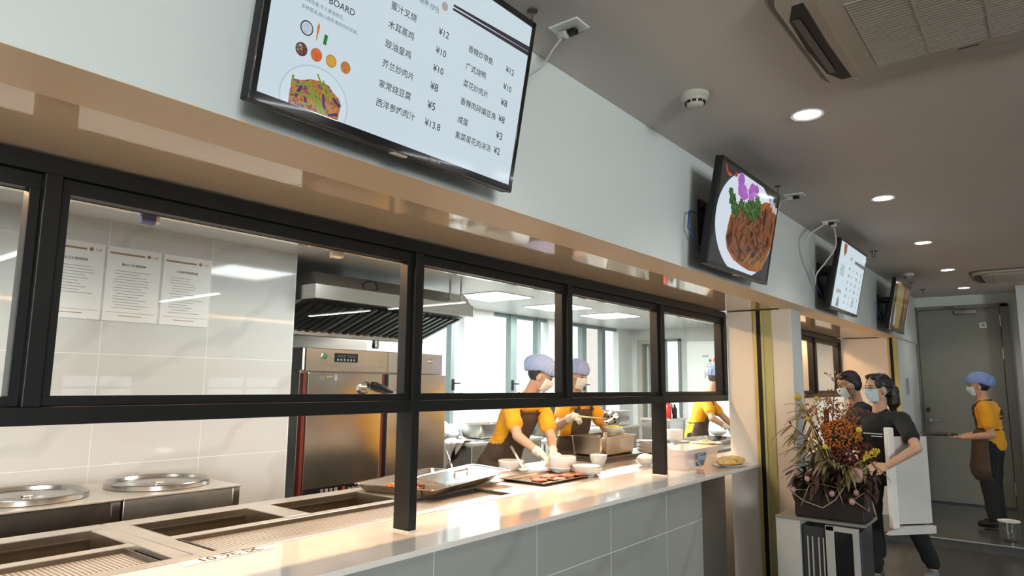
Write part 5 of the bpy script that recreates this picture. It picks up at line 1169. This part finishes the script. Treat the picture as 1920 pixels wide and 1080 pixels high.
        for s_ in (-1, 1):
            m.tube([ch + fw * 0.128 + slf * s_ * 0.085 + up * 0.03, ch + fw * 0.118 + slf * s_ * 0.085 + up * 0.075, ch + fw * 0.060 + slf * s_ * 0.078 + up * 0.125, nk - fw * 0.07 + slf * s_ * 0.045], 0.011, 8)
        m.tube([waist + lf * 0.148 - fw * 0.02, waist + lf * 0.10 - fw * 0.098, waist - fw * 0.118, waist - lf * 0.10 - fw * 0.098, waist - lf * 0.148 - fw * 0.02], 0.010, 8)
        m.build('apron_straps', aprn, t, smooth=True)
    # headwear and hair
    if cap_m:
        mb = MB(); mb.ell(h(-0.030, 0, 0.058), (0.132, 0.108, 0.096), H @ Matrix.Rotation(-0.16, 3, 'Y'), 32, 20); mb.ell(h(-0.012, 0, 0.030), (0.106, 0.087, 0.078), H, 28, 18); mb.ell(h(-0.080, 0, 0.045), (0.085, 0.092, 0.080), H, 24, 16)
        def cw(bm):
            bm.normal_update()
            for v in bm.verts:
                q = H.transposed() @ (v.co - hc); a = math.atan2(q.y, q.x)
                v.co += v.normal * (0.0045 * math.sin(a * 17 + 6 * mnoise.noise(v.co * 9)) * min(1, max(0, 1.2 - q.z / 0.12)) + 0.006 * mnoise.noise(v.co * 22))
            bmesh.ops.delete(bm, geom=[f for f in bm.faces if (H.transposed() @ (f.calc_center_median() - hc)).z < 0.033 - 0.50 * max(0, -(H.transposed() @ (f.calc_center_median() - hc)).x - 0.02)], context='FACES')
        bake(mb, 'hair_cap', cap_m, t, 0.0055, 2, cw, 0.003)
        mb = MB(); mb.ell(h(-0.030, 0, 0.005), (0.086, 0.078, 0.075), H, 24, 16); bake(mb, 'hair', hairm, t, 0.007, 2)
    else:
        mb = MB(); mb.ell(h(-0.030, 0, 0.036), (0.096, 0.079, 0.092), H, 28, 18); mb.ell(h(-0.048, 0, -0.010), (0.066, 0.070, 0.078), H, 24, 16)
        mb.ell(h(0.005, 0.034, 0.096), (0.066, 0.046, 0.030), H, 18, 12); mb.ell(h(0.005, -0.034, 0.096), (0.066, 0.046, 0.030), H, 18, 12)
        if female: 
            for s_ in (-1, 1): mb.ell(h(0.022, s_ * 0.064, 0.045), (0.030, 0.014, 0.050), H, 16, 12)
        bake(mb, 'hair', hairm, t, 0.006, 3, wrinkle(0.004, 30))
        if pony:
            mb = MB(); mb.cap(h(-0.115, 0, 0.0), 0.026, h(-0.135, 0, -0.02), 0.042, n=16); mb.cap(h(-0.135, 0, -0.02), 0.046, h(-0.125, 0, -0.115), 0.052, n=18); mb.cap(h(-0.125, 0, -0.115), 0.050, h(-0.105, 0, -0.18), 0.020, n=16)
            bake(mb, 'ponytail', hairm, t, 0.007, 3, wrinkle(0.006, 26))
    if mask_m:
        vs = []; nu_, nv_ = 18, 12
        for i in range(nu_ + 1):
            a = -1.22 + 2.44 * i / nu_
            for q in range(nv_ + 1):
                v = q / nv_; z = -0.112 + 0.118 * v; bul = math.sin(PI * v) * 0.016 * math.cos(a) + 0.017 * math.exp(-(a / 0.35) ** 2) * math.exp(-((v - 0.75) / 0.35) ** 2)
                sh_ = 1 - 0.27 * (1 - v); rr_ = 0.003 * math.sin(v * 22) * math.cos(a)
                vs.append(h((0.082 + bul + rr_) * math.cos(a) * sh_ + 0.012, (0.071 + bul * 0.3) * math.sin(a) * (0.92 + 0.08 * v), z * (1 - 0.16 * abs(math.sin(a))) - 0.006 * abs(a)))
        fs = [(i * (nv_ + 1) + q, (i + 1) * (nv_ + 1) + q, (i + 1) * (nv_ + 1) + q + 1, i * (nv_ + 1) + q + 1) for i in range(nu_) for q in range(nv_)]
        m = MB().add(vs, fs); o = m.build('face_mask', mask_m, t, smooth=True); sd_ = o.modifiers.new('thick', 'SOLIDIFY'); sd_.thickness = 0.003
        m = MB()
        for s_ in (-1, 1):
            m.tube([h(0.040, s_ * 0.068, -0.008), h(0.010, s_ * 0.080, 0.006), h(-0.020, s_ * 0.084, 0.002), h(-0.028, s_ * 0.082, -0.030), h(-0.005, s_ * 0.078, -0.055), h(0.035, s_ * 0.062, -0.085)], 0.0018, 6)
        m.build('mask_loops', plast, t, smooth=True)
    if glove_m:
        for S_ in ('R', 'L'):
            el, wr = J['el' + S_], J['wr' + S_]; mb = MB()
            d = (hands or {}).get(S_, {}).get('d', wr - el); n_ = (hands or {}).get(S_, {}).get('n', up); c_ = (hands or {}).get(S_, {}).get('curl', 0.6); sd = (hands or {}).get(S_, {}).get('side', 1 if S_ == 'R' else -1)
            hand(mb, wr, d, n_, sd, c_, grow=0.0022); mb.cap(wr + (el - wr).normalized() * 0.055, 0.037, wr, 0.029, n=16)
            bake(mb, 'glove', glove_m, t, 0.005, 2, wrinkle(0.0015, 60))
    return t

GP = 'cooks behind the counter'
def stand(J, base, yaw, spread=0.09, dz=0.0):
    fw = Vector((math.cos(yaw), math.sin(yaw), 0)); lf = Vector((-math.sin(yaw), math.cos(yaw), 0)); b = Vector(base)
    for S_, s_ in (('R', -1), ('L', 1)):
        J['kn' + S_] = b + lf * s_ * spread + fw * 0.03 + Vector((0, 0, 0.47)); J['an' + S_] = b + lf * s_ * spread + Vector((0, 0, 0.105))
    return J
# first cook, bending over the counter
yw = math.radians(-10)
J = stand(dict(pelvis=(-3.53, 4.29, 0.86), chest=(-3.34, 4.31, 1.25), neck=(-3.235, 4.31, 1.430), shR=(-3.295, 4.14, 1.345), shL=(-3.235, 4.475, 1.335), elR=(-3.14, 4.045, 1.120), elL=(-3.08, 4.40, 1.075),
               wrR=(-2.955, 4.10, 0.990), wrL=(-2.93, 4.20, 1.000)), (-3.58, 4.29, ZF), yw)
person('cook in yellow shirt and pale blue cap leaning over the tall white tub', (-3.58, 4.29, ZF), yw, J, (-3.125, 4.325, 1.565), (0.74, 0.50, -0.46), skin, yell, blkcl, 'cook', GP, glove, capl, maskw,
       hands={'R': dict(d=(0.75, -0.25, -0.28), n=(0.2, 0.3, 1), curl=0.7), 'L': dict(d=(0.85, -0.35, -0.12), n=(0.1, 0.2, 1), curl=0.6)})
# second cook, holding a skimmer and a bowl
J = stand(dict(pelvis=(-3.55, 5.36, 0.86), chest=(-3.46, 5.32, 1.25), neck=(-3.42, 5.28, 1.430), shR=(-3.445, 5.12, 1.345), shL=(-3.385, 5.455, 1.335), elR=(-3.36, 4.90, 1.150), elL=(-3.26, 5.53, 1.080),
               wrR=(-3.17, 4.825, 1.235), wrL=(-3.10, 5.40, 1.075)), (-3.58, 5.36, ZF), yw)
person('cook in yellow shirt holding a skimmer and bowl above the deep pan', (-3.58, 5.36, ZF), yw, J, (-3.375, 5.215, 1.575), (0.90, 0.02, -0.22), skin2, yell, blkcl, 'cook', GP, glove, capl, maskw,
       hands={'R': dict(d=(0.25, 0.80, -0.10), n=(0.7, -0.4, 0.6), curl=1.1), 'L': dict(d=(0.75, -0.55, 0.0), n=(0, 0, -1), curl=0.5, side=1)})
t = thing('skimmer', (-3.13, 4.9, 1.22), 'perforated skimmer with a pale handle held by the second cook', 'utensil')
MB().tube([(-3.135, 4.86, 1.238), (-3.11, 5.05, 1.222), (-3.09, 5.235, 1.205)], [0.009, 0.007, 0.007], 10).build('handle', M('pale_handle', (0.70, 0.62, 0.40), 0.4), t, smooth=True)
m = MB(); Rk = Matrix.Rotation(1.0, 3, 'X') @ Matrix.Rotation(0.5, 3, 'Y')
m.lathe([(0.001, -0.026), (0.042, -0.020), (0.074, 0.0), (0.077, 0.002), (0.043, -0.016), (0.001, -0.022)], (-3.075, 5.30, 1.200), 28, Rk); m.build('skimmer_bowl', steelg, t, smooth='auto')
m = MB()
for a in range(8): m.ell(Vector((-3.075, 5.29, 1.200)) + Rk @ Vector((0.038 * math.cos(a * PI / 4), 0.038 * math.sin(a * PI / 4), -0.0175)), (0.009, 0.009, 0.0045), Rk, 8, 6)
m.build('skimmer_holes', blkpl, t)
bowl('held_bowl', 'white bowl of sliced greens held under the skimmer', (-3.03, 5.26, 1.075), 0.085, 0.06)
o = MB().ell((-3.03, 5.26, 1.132), (0.076, 0.076, 0.026), nu=24, nv=12).build('sliced_greens', food('sliced_greens', ((0.16, 0.28, 0.03), (0.5, 0.52, 0.12), (0.75, 0.72, 0.4)), 55), None, smooth=True); tag(o, 'sliced yellow-green vegetables in the held bowl', 'food', kind='stuff')
# third cook, half hidden by the wall
yw3 = math.radians(20)
J = stand(dict(pelvis=(-3.52, 8.10, 0.91), chest=(-3.43, 8.14, 1.24), neck=(-3.36, 8.21, 1.415), shR=(-3.34, 8.02, 1.335), shL=(-3.46, 8.32, 1.335), elR=(-3.22, 7.90, 1.12), elL=(-3.22, 8.32, 1.10),
               wrR=(-3.14, 8.12, 1.02), wrL=(-3.08, 8.26, 1.00)), (-3.55, 8.08, ZF), yw3)
person('cook in yellow shirt at the far end, partly hidden by the cream wall', (-3.55, 8.08, ZF), yw3, J, (-3.285, 8.255, 1.585), (0.66, 0.55, -0.48), skin, yell, blkcl, 'cook', GP, glove, capl, maskw)
# cook with a tray at the grey door
yw4 = math.radians(168)
J = stand(dict(pelvis=(-0.60, 9.25, 0.93), chest=(-0.605, 9.24, 1.23), neck=(-0.635, 9.24, 1.375), shL=(-0.625, 9.075, 1.295), shR=(-0.585, 9.40, 1.295), elL=(-0.575, 9.03, 1.005), elR=(-0.60, 9.43, 1.01),
               wrL=(-0.835, 9.05, 0.965), wrR=(-0.855, 9.36, 0.965)), (-0.60, 9.25, -0.004), yw4)
person('cook in yellow shirt and blue cap carrying a dark tray past the grey door', (-0.60, 9.25, -0.004), yw4, J, (-0.675, 9.235, 1.525), (-0.985, -0.05, -0.10), skin2, yell, blkcl, 'cook', GP, None, capb, maskm,
       hands={'L': dict(d=(-1, 0.1, -0.05), n=(0, 0, -1), curl=0.4), 'R': dict(d=(-1, -0.1, -0.05), n=(0, 0, -1), curl=0.4)}, female=False)
t = thing('serving_tray', (-1.06, 9.2, 0.97), 'dark oval tray held out by the cook at the grey door', 'tray')
MB().lathe([(0.001, 0.0), (0.15, 0.0), (0.20, 0.020), (0.205, 0.022), (0.150, 0.006), (0.001, 0.006)], (-1.075, 9.2, 0.972), 40, None, 0.95, 1.2).build('tray_body', M('tray_dark', (0.045, 0.042, 0.045), 0.35), t, smooth='auto')
# emblem on the back of the yellow shirt
bl = Vector((-math.sin(yw4), math.cos(yw4), 0)); bb = -Vector((math.cos(yw4), math.sin(yw4), 0)); p4 = [o for o in bpy.data.objects if o.get('label', '').endswith('past the grey door')][0]
m = MB(); c4 = Vector((-0.605, 9.24, 1.21)) + bb * 0.128
m.prism([c4 + bl * a + Vector((0, 0, b)) for a, b in ((-0.06, 0.0), (0.06, 0.0), (0.05, 0.035), (0.0, 0.075), (-0.05, 0.035))], bb * 0.003)
for k in range(5): m.obox(c4 + bl * (-0.05 + 0.025 * k) + Vector((0, 0, -0.03)), bl * 0.009, Vector((0, 0, 0.010)), bb * 0.003)
m.build('back_emblem', ink, p4)
# woman waiting with a white chair in front of her
yw5 = math.radians(-102)
J = dict(pelvis=(-1.165, 6.40, 0.88), chest=(-1.165, 6.38, 1.19), neck=(-1.155, 6.37, 1.335), shR=(-1.325, 6.42, 1.245), shL=(-0.985, 6.30, 1.245), elR=(-1.375, 6.33, 0.99), elL=(-0.862, 6.06, 1.045),
         wrR=(-1.235, 6.17, 0.90), wrL=(-1.055, 5.985, 0.905), knR=(-1.26, 6.33, 0.42), anR=(-1.27, 6.42, ZF + 0.105), knL=(-0.98, 6.50, 0.40), anL=(-0.905, 6.74, ZF + 0.13))
pw = person('woman in a black printed T-shirt with a ponytail and face mask, holding a white board', (-1.165, 6.42, ZF), yw5, J, (-1.155, 6.335, 1.490), (-0.74, -0.67, -0.05), skin, blkcl, blkcl, 'guest', None, None, None, maskm, M('grey_shoe', (0.20, 0.20, 0.22), 0.6), pony=True,
            hands={'L': dict(d=(-0.8, -0.4, -0.3), n=(0.2, -0.6, 0.6), curl=0.7), 'R': dict(d=(0.7, -0.5, -0.3), n=(-0.2, -0.6, 0.6), curl=0.7)})
# two printed lines on her shirt
U5 = Vector((math.sin(-yw5) * -1, 0, 0)); 
m = MB(); rr = random.Random(2)
lu = Vector((-math.sin(yw5), math.cos(yw5), 0)); fu = Vector((math.cos(yw5), math.sin(yw5), 0))
for k in range(16): m.obox(Vector((-1.165, 6.37, 1.128)) + fu * 0.1255 + lu * (-0.075 + 0.0095 * k), lu * 0.0038, Vector((0, 0, 0.004)), fu * 0.0015)
for k in range(9): m.obox(Vector((-1.165, 6.37, 1.108)) + fu * 0.127 + lu * (-0.01 + 0.0095 * k), lu * 0.0038, Vector((0, 0, 0.004)), fu * 0.0015)
m.build('shirt_print', paper, pw)
m = MB()
hc_ = Vector((-1.155, 6.335, 1.490)); hf_ = Vector((-0.74, -0.67, -0.05)).normalized(); hl_ = Vector((0, 0, 1)).cross(hf_).normalized(); hu_ = hf_.cross(hl_)
P5 = lambda a, b, c: hc_ + hf_ * a + hl_ * b + hu_ * c
for s_ in (-1, 1):
    m.tube([P5(0.092 + 0.0 * k, s_ * 0.034 + 0.022 * math.cos(k * PI / 8), 0.003 + 0.018 * math.sin(k * PI / 8)) for k in range(17)], 0.0014, 6); m.tube([P5(0.090, s_ * 0.056, 0.008), P5(0.0, s_ * 0.080, 0.010)], 0.0012, 6)
m.tube([P5(0.094, -0.012, 0.006), P5(0.094, 0.012, 0.006)], 0.0012, 6); m.build('glasses', steeld, pw)
# man behind her
yw6 = math.radians(-155)
J = stand(dict(pelvis=(-1.40, 7.10, 0.90), chest=(-1.42, 7.08, 1.22), neck=(-1.465, 7.04, 1.375), shR=(-1.50, 7.22, 1.285), shL=(-1.37, 6.90, 1.285), elR=(-1.60, 7.20, 1.06), elL=(-1.44, 6.80, 1.045),
               wrR=(-1.70, 7.00, 1.14), wrL=(-1.62, 6.86, 1.14)), (-1.39, 7.1, ZF), yw6)
person('man in dark shirt bending towards the counter behind the woman', (-1.39, 7.1, ZF), yw6, J, (-1.515, 6.99, 1.520), (-0.80, -0.30, -0.38), skin2, navy, blkcl, 'guest', None, None, None, maskm, None, female=False, sleeve=0.7)
t = thing('black_phone', (-1.66, 6.88, 1.2), 'small black phone held up by the man in the dark shirt', 'phone')
MB().obox((-1.700, 6.90, 1.215), (0.004, 0.003, 0.0), (-0.025, 0.03, 0.0), (0.0, 0.0, 0.075)).build('phone_body', blkpl, t, bevel=0.003)
# ---------------------------------------------------------------- dining side, lower corner
t = thing('white_board', (-0.92, 6.13, 0.44), 'white board with a thick pale edge held under the arm of the woman in black', 'board')
bu = Vector((0.25, 0.30, 0)).normalized(); bn = Vector((bu.y, -bu.x, 0))
c = Vector((-0.955, 6.195, 0.79)); wmat = M('board_white', (0.62, 0.60, 0.57), 0.5, var=0.03)
MB().obox(c + bu * 0.03, bu * 0.155, Vector((0, 0, 0.33)), bn * 0.012).build('board_panel', wmat, t, bevel=0.004)
MB().obox(c - bu * 0.148 + Vector((0, 0, 0.02)), bu * 0.030, Vector((0, 0, 0.38)), bn * 0.022).build('board_edge', plast, t, bevel=0.008)
MB().prism([c - bu * 0.24 + Vector((0, 0, -0.40)), c + bu * 0.18 + Vector((0, 0, -0.40)), c + bu * 0.18 + Vector((0, 0, -0.34)), c - bu * 0.10 + Vector((0, 0, -0.34)), c - bu * 0.22 + Vector((0, 0, -0.385))], bn * 0.05).build('board_foot', wmat, t, bevel=0.004)
# cabinet with white frames carrying the flowers
t = thing('planter_cabinet', (-1.27, 5.18, ZF), 'low dark cabinet with white framed panels under the dried flowers', 'cabinet')
dk = M('cabinet_charcoal', (0.035, 0.035, 0.036), 0.35, var=0.1); alu = M('aluminium_frame', (0.50, 0.51, 0.50), 0.4, 0.4)
B(-1.43, -1.065, 5.02, 5.36, ZF, 0.565).build('cabinet_body', dk, t, bevel=0.003)
B(-1.60, -1.44, 5.00, 5.36, ZF, 0.60).build('pale_side_panel', M('pale_panel', (0.48, 0.48, 0.45), 0.3, var=0.04), t, bevel=0.003)
m = MB().box(-1.275, -1.225, 4.995, 5.02, ZF, 0.585).box(-1.112, -1.075, 4.995, 5.02, ZF, 0.555).box(-1.275, -1.075, 4.995, 5.02, 0.555, 0.585); m.build('white_frame', alu, t, bevel=0.002)
B(-1.225, -1.112, 5.004, 5.018, ZF, 0.555).build('dark_glass', M('dark_glass', (0.01, 0.01, 0.011), 0.06), t)
for x in (-1.40, -1.37, -1.33, -1.30): B(x, x + 0.008, 5.010, 5.021, ZF, 0.50).build('metal_strip', alu, t)
B(-1.60, -1.03, 4.99, 5.37, 0.600, 0.615).build('cabinet_top', M('cabinet_top_grey', (0.22, 0.22, 0.21), 0.3), t, bevel=0.002)

# dried flowers
root_ = Vector((-1.22, 5.18, 0.80))
t = thing('dried_flower_arrangement', (-1.22, 5.18, 0.615), 'dried flower arrangement in a dark box, with one big orange bloom', 'flowers')
mar = M('dark_maroon', (0.010, 0.005, 0.0045), 0.6, var=0.3)
m = MB().box(-1.48, -1.04, 5.04, 5.32, 0.616, 0.86); m.build('planter_box', mar, t, bevel=0.01)
twm = M('brown_twig', (0.13, 0.055, 0.022), 0.7, var=0.3); lfm = M('olive_leaf', (0.15, 0.125, 0.05), 0.55, var=0.3, vscale=12); bry = M('rust_berry', (0.32, 0.10, 0.025), 0.6, var=0.3)
yel = M('yellow_bloom', (0.45, 0.33, 0.05), 0.7, var=0.2); orm = food('orange_bloom', ((0.16, 0.035, 0.006), (0.42, 0.12, 0.015), (0.62, 0.26, 0.04)), 60, 0.7)
rr = random.Random(21)
def curve(p0, p1, sag, n=7):
    p0, p1 = Vector(p0), Vector(p1); return [p0.lerp(p1, k / n) + Vector((0, 0, sag * math.sin(PI * k / n))) for k in range(n + 1)]
tips = [(-1.19, 5.12, 1.575), (-1.40, 5.10, 1.40), (-1.11, 5.15, 1.40), (-1.27, 5.20, 1.42), (-1.17, 5.22, 1.36), (-1.36, 5.18, 1.40), (-1.20, 5.16, 1.40), (-1.08, 5.2, 1.33), (-1.31, 5.24, 1.44), (-1.24, 5.25, 1.44), (-1.08, 5.1, 1.28), (-1.42, 5.2, 1.32)]
for tp in tips:
    pts = curve(root_ + Vector((rr.uniform(-.1, .1), rr.uniform(-.05, .05), 0)), tp, rr.uniform(-.03, .05)); m = MB(); m.tube(pts, [0.004] * 5 + [0.003, 0.002, 0.0012], 5)
    bm2 = MB()
    for k in range(20):
        u = rr.uniform(0.45, 1.0); i = min(6, int(u * 7)); p = pts[i].lerp(pts[i + 1], u * 7 - i); q = p + Vector((rr.uniform(-.07, .07), rr.uniform(-.05, .05), rr.uniform(.0, .06)))
        m.tube([p, p.lerp(q, 0.6) + Vector((0, 0, -.006)), q], [0.002, 0.0015, 0.001], 4); bm2.ell(q, (0.006, 0.006, 0.007), None, 7, 5)
        for z in range(2): bm2.ell(p.lerp(q, rr.uniform(.4, .9)) + Vector((rr.uniform(-.008, .008), rr.uniform(-.008, .008), .004)), (0.005, 0.005, 0.006), None, 6, 4)
    tw = m.build('twig', twm, t, smooth=True); o = bm2.build('berries', bry, tw, smooth=True); o['kind'] = 'stuff'
def leaf(mb, p, d, L_, w, droop):
    d = Vector(d).normalized(); s_ = d.cross(Vector((0, 0, 1))).normalized(); n_ = 8; vs = []
    for k in range(n_ + 1):
        u = k / n_; c = p + d * L_ * u + Vector((0, 0, -droop * u * u)); ww = w * math.sin(PI * min(1, u * 0.92 + 0.08)) ** 0.8 if k < n_ else 0.0004
        vs += [c - s_ * ww + Vector((0, 0, 0.003)), c, c + s_ * ww + Vector((0, 0, 0.003))]
    mb.add(vs, [(3 * k + j, 3 * k + j + 1, 3 * k + j + 4, 3 * k + j + 3) for k in range(n_) for j in (0, 1)])
for (tp, n_, droopy) in (((-1.46, 5.10, 1.10), 9, .08), ((-1.50, 5.08, 1.24), 9, .10), ((-1.42, 5.06, 0.98), 8, .10), ((-1.36, 5.03, 1.16), 9, .07), ((-1.44, 5.12, 1.42), 7, .09), ((-1.24, 4.98, 1.02), 8, .09), ((-1.10, 4.98, 0.98), 7, .1), ((-1.00, 5.05, 1.02), 7, .08)):
    pts = curve(root_, tp, 0.06); m = MB(); m.tube(pts, [0.005] * 6 + [0.003, 0.002], 6)
    for k in range(n_ * 2):
        u = rr.uniform(0.3, 1.0); i = min(6, int(u * 7)); p = pts[i].lerp(pts[i + 1], u * 7 - i)
        leaf(m, p, Vector((tp[0] + 1.22, tp[1] - 5.18, 0)).normalized() * 0.6 + Vector((rr.uniform(-.9, .9), rr.uniform(-.9, .3), rr.uniform(-.7, .5))), rr.uniform(.09, .17), rr.uniform(.009, .016), droopy * rr.uniform(.3, 1.0))
    m.build('leaf_branch', lfm, t, smooth=True)
m = MB()
for k in range(900):
    v = Vector((rr.gauss(0, 1), rr.gauss(0, 1), rr.gauss(0, 1))).normalized(); rad = 0.125 * rr.uniform(0.75, 1.05)
    m.ell(Vector((-1.17, 5.10, 1.175)) + Vector((v.x * rad, v.y * rad * 0.8, v.z * rad * 0.85)), (0.0075, 0.0075, 0.0065), None, 6, 4)
o = m.build('orange_bloom', orm, t); o['kind'] = 'stuff'
MB().ell((-1.17, 5.10, 1.175), (0.105, 0.085, 0.09)).tube([root_, (-1.18, 5.13, 1.1)], 0.006, 6).build('bloom_core', mar, t, smooth=True)
m = MB()
for k in range(500):
    v = Vector((rr.gauss(0, 1), rr.gauss(0, 1), rr.gauss(0, 1))).normalized(); rad = 0.11 * rr.uniform(0.8, 1.05)
    m.ell(Vector((-1.10, 5.10, 1.06)) + Vector((v.x * rad * 1.2, v.y * rad * 0.8, v.z * rad * 0.8)), (0.009, 0.009, 0.008), None, 6, 4)
o = m.build('rust_bloom', food('rust_bloom', ((0.05, 0.012, 0.006), (0.14, 0.03, 0.012)), 40, 0.7), t); o['kind'] = 'stuff'
for c_, r_ in (((-1.435, 5.08, 1.425), .026), ((-1.30, 5.04, 1.42), .017), ((-1.04, 5.02, 1.22), .02), ((-1.36, 5.02, 1.28), .017), ((-1.25, 4.99, 1.10), .018)):
    MB().ell(c_, (r_, r_, r_), None, 16, 10).tube([c_, root_], 0.0025, 5).build('yellow_ball', yel, t, smooth=True)
m = MB()
for k in range(26): 
    c_ = Vector((-1.02 + 0.10 * (k / 26), 5.0 + rr.uniform(-.02, .02), 1.045 + 0.05 * (k / 26) + rr.uniform(-.02, .03))); m.ell(c_, (0.007, 0.007, 0.012), None, 7, 5)
m.tube([(-0.95, 5.0, 1.06), (-1.02, 5.0, 1.03), root_], 0.003, 5); m.build('yellow_sprig', M('yellow_sprig', (0.55, 0.42, 0.03), 0.5, var=0.2), t, smooth=True)
pk = M('pink_bead', (0.42, 0.24, 0.22), 0.5, var=0.1)
for c_, r_ in (((-1.47, 4.985, 0.80), .02), ((-1.37, 4.98, 0.88), .018), ((-1.22, 4.98, 0.80), .02), ((-1.06, 4.985, 0.93), .045), ((-1.07, 4.98, 0.82), .018), ((-1.10, 4.985, 0.76), .02)):
    o = MB().ell(c_, (r_, r_, r_ * 1.1), None, 16, 10).tube([c_, Vector(c_).lerp(root_, 0.7), root_], 0.003, 5); o.build('pink_bud', pk, t, smooth=True)
pale = M('pale_branch', (0.36, 0.28, 0.20), 0.6, var=0.15)
for pts in ([(-1.48, 5.0, 0.78), (-1.40, 4.985, 0.73), (-1.28, 4.98, 0.70), (-1.20, 4.98, 0.76), (-1.12, 4.98, 0.88), (-1.0, 5.0, 0.99)], [(-1.42, 4.985, 0.70), (-1.36, 4.98, 0.84), (-1.27, 4.985, 0.83), (-1.24, 4.98, 0.74)], [(-1.08, 4.98, 0.78), (-1.00, 4.98, 0.84), (-1.0, 4.98, 0.71), (-1.08, 4.98, 0.76)]):
    MB().tube(pts, 0.004, 6).build('pale_branch', pale, t, smooth=True)
m = MB(); leaf(m, Vector((-1.38, 4.975, 0.85)), (1, -0.1, 0.05), 0.20, 0.022, 0.02); leaf(m, Vector((-1.20, 4.975, 0.80)), (0.3, -0.05, 0.5), 0.14, 0.012, 0.0); m.build('green_leaf', M('yellow_green_leaf', (0.40, 0.38, 0.04), 0.5, var=0.15), t, smooth=True)
m = MB(); leaf(m, Vector((-1.19, 4.97, 0.87)), (0.3, 0, -1), 0.15, 0.018, 0.0); leaf(m, Vector((-0.98, 4.975, 0.78)), (0.2, 0, -1), 0.12, 0.025, 0.0); m.build('tan_leaf', M('tan_leaf', (0.36, 0.22, 0.10), 0.6, var=0.15), t, smooth=True)

# clear plastic bucket on the raised floor by the door
t = thing('clear_bucket', (-0.47, 8.62, -0.004), 'small clear plastic bucket on the raised floor at the edge of view', 'bucket')
clr = glass_mat('clear_plastic', (0.86, 0.86, 0.85), 0.25)
MB().lathe([(0.075, 0.002), (0.092, 0.19), (0.090, 0.19), (0.073, 0.006), (0.001, 0.004)], (-0.47, 8.62, -0.004), 32).build('bucket_body', clr, t, smooth='auto')
MB().lathe([(0.090, 0.188), (0.097, 0.190), (0.097, 0.200), (0.088, 0.200), (0.088, 0.190)], (-0.47, 8.62, -0.004), 32).build('bucket_rim', plast, t, smooth='auto')

# dark red dried leaves spilling over the box
drk = M('dark_red_leaf', (0.035, 0.010, 0.009), 0.6, var=0.4, vscale=20); rr = random.Random(5); fl = [o for o in bpy.data.objects if o.name == 'dried_flower_arrangement'][0]
for k in range(9):
    m = MB(); x = -1.45 + 0.057 * k; p0 = Vector((x, 5.05, 0.87)); pts = curve(root_, p0 + Vector((0, -0.03, 0.0)), 0.05); m.tube(pts, 0.004, 5)
    for q in range(16):
        leaf(m, p0 + Vector((rr.uniform(-.04, .04), rr.uniform(-.06, .05), rr.uniform(-.02, .10))), (rr.uniform(-1, 1), rr.uniform(-1, -0.1), rr.uniform(-1.2, .8)), rr.uniform(.06, .13), rr.uniform(.010, .020), rr.uniform(0.0, .06))
    m.build('dark_leaf_branch', drk, fl, smooth=True)
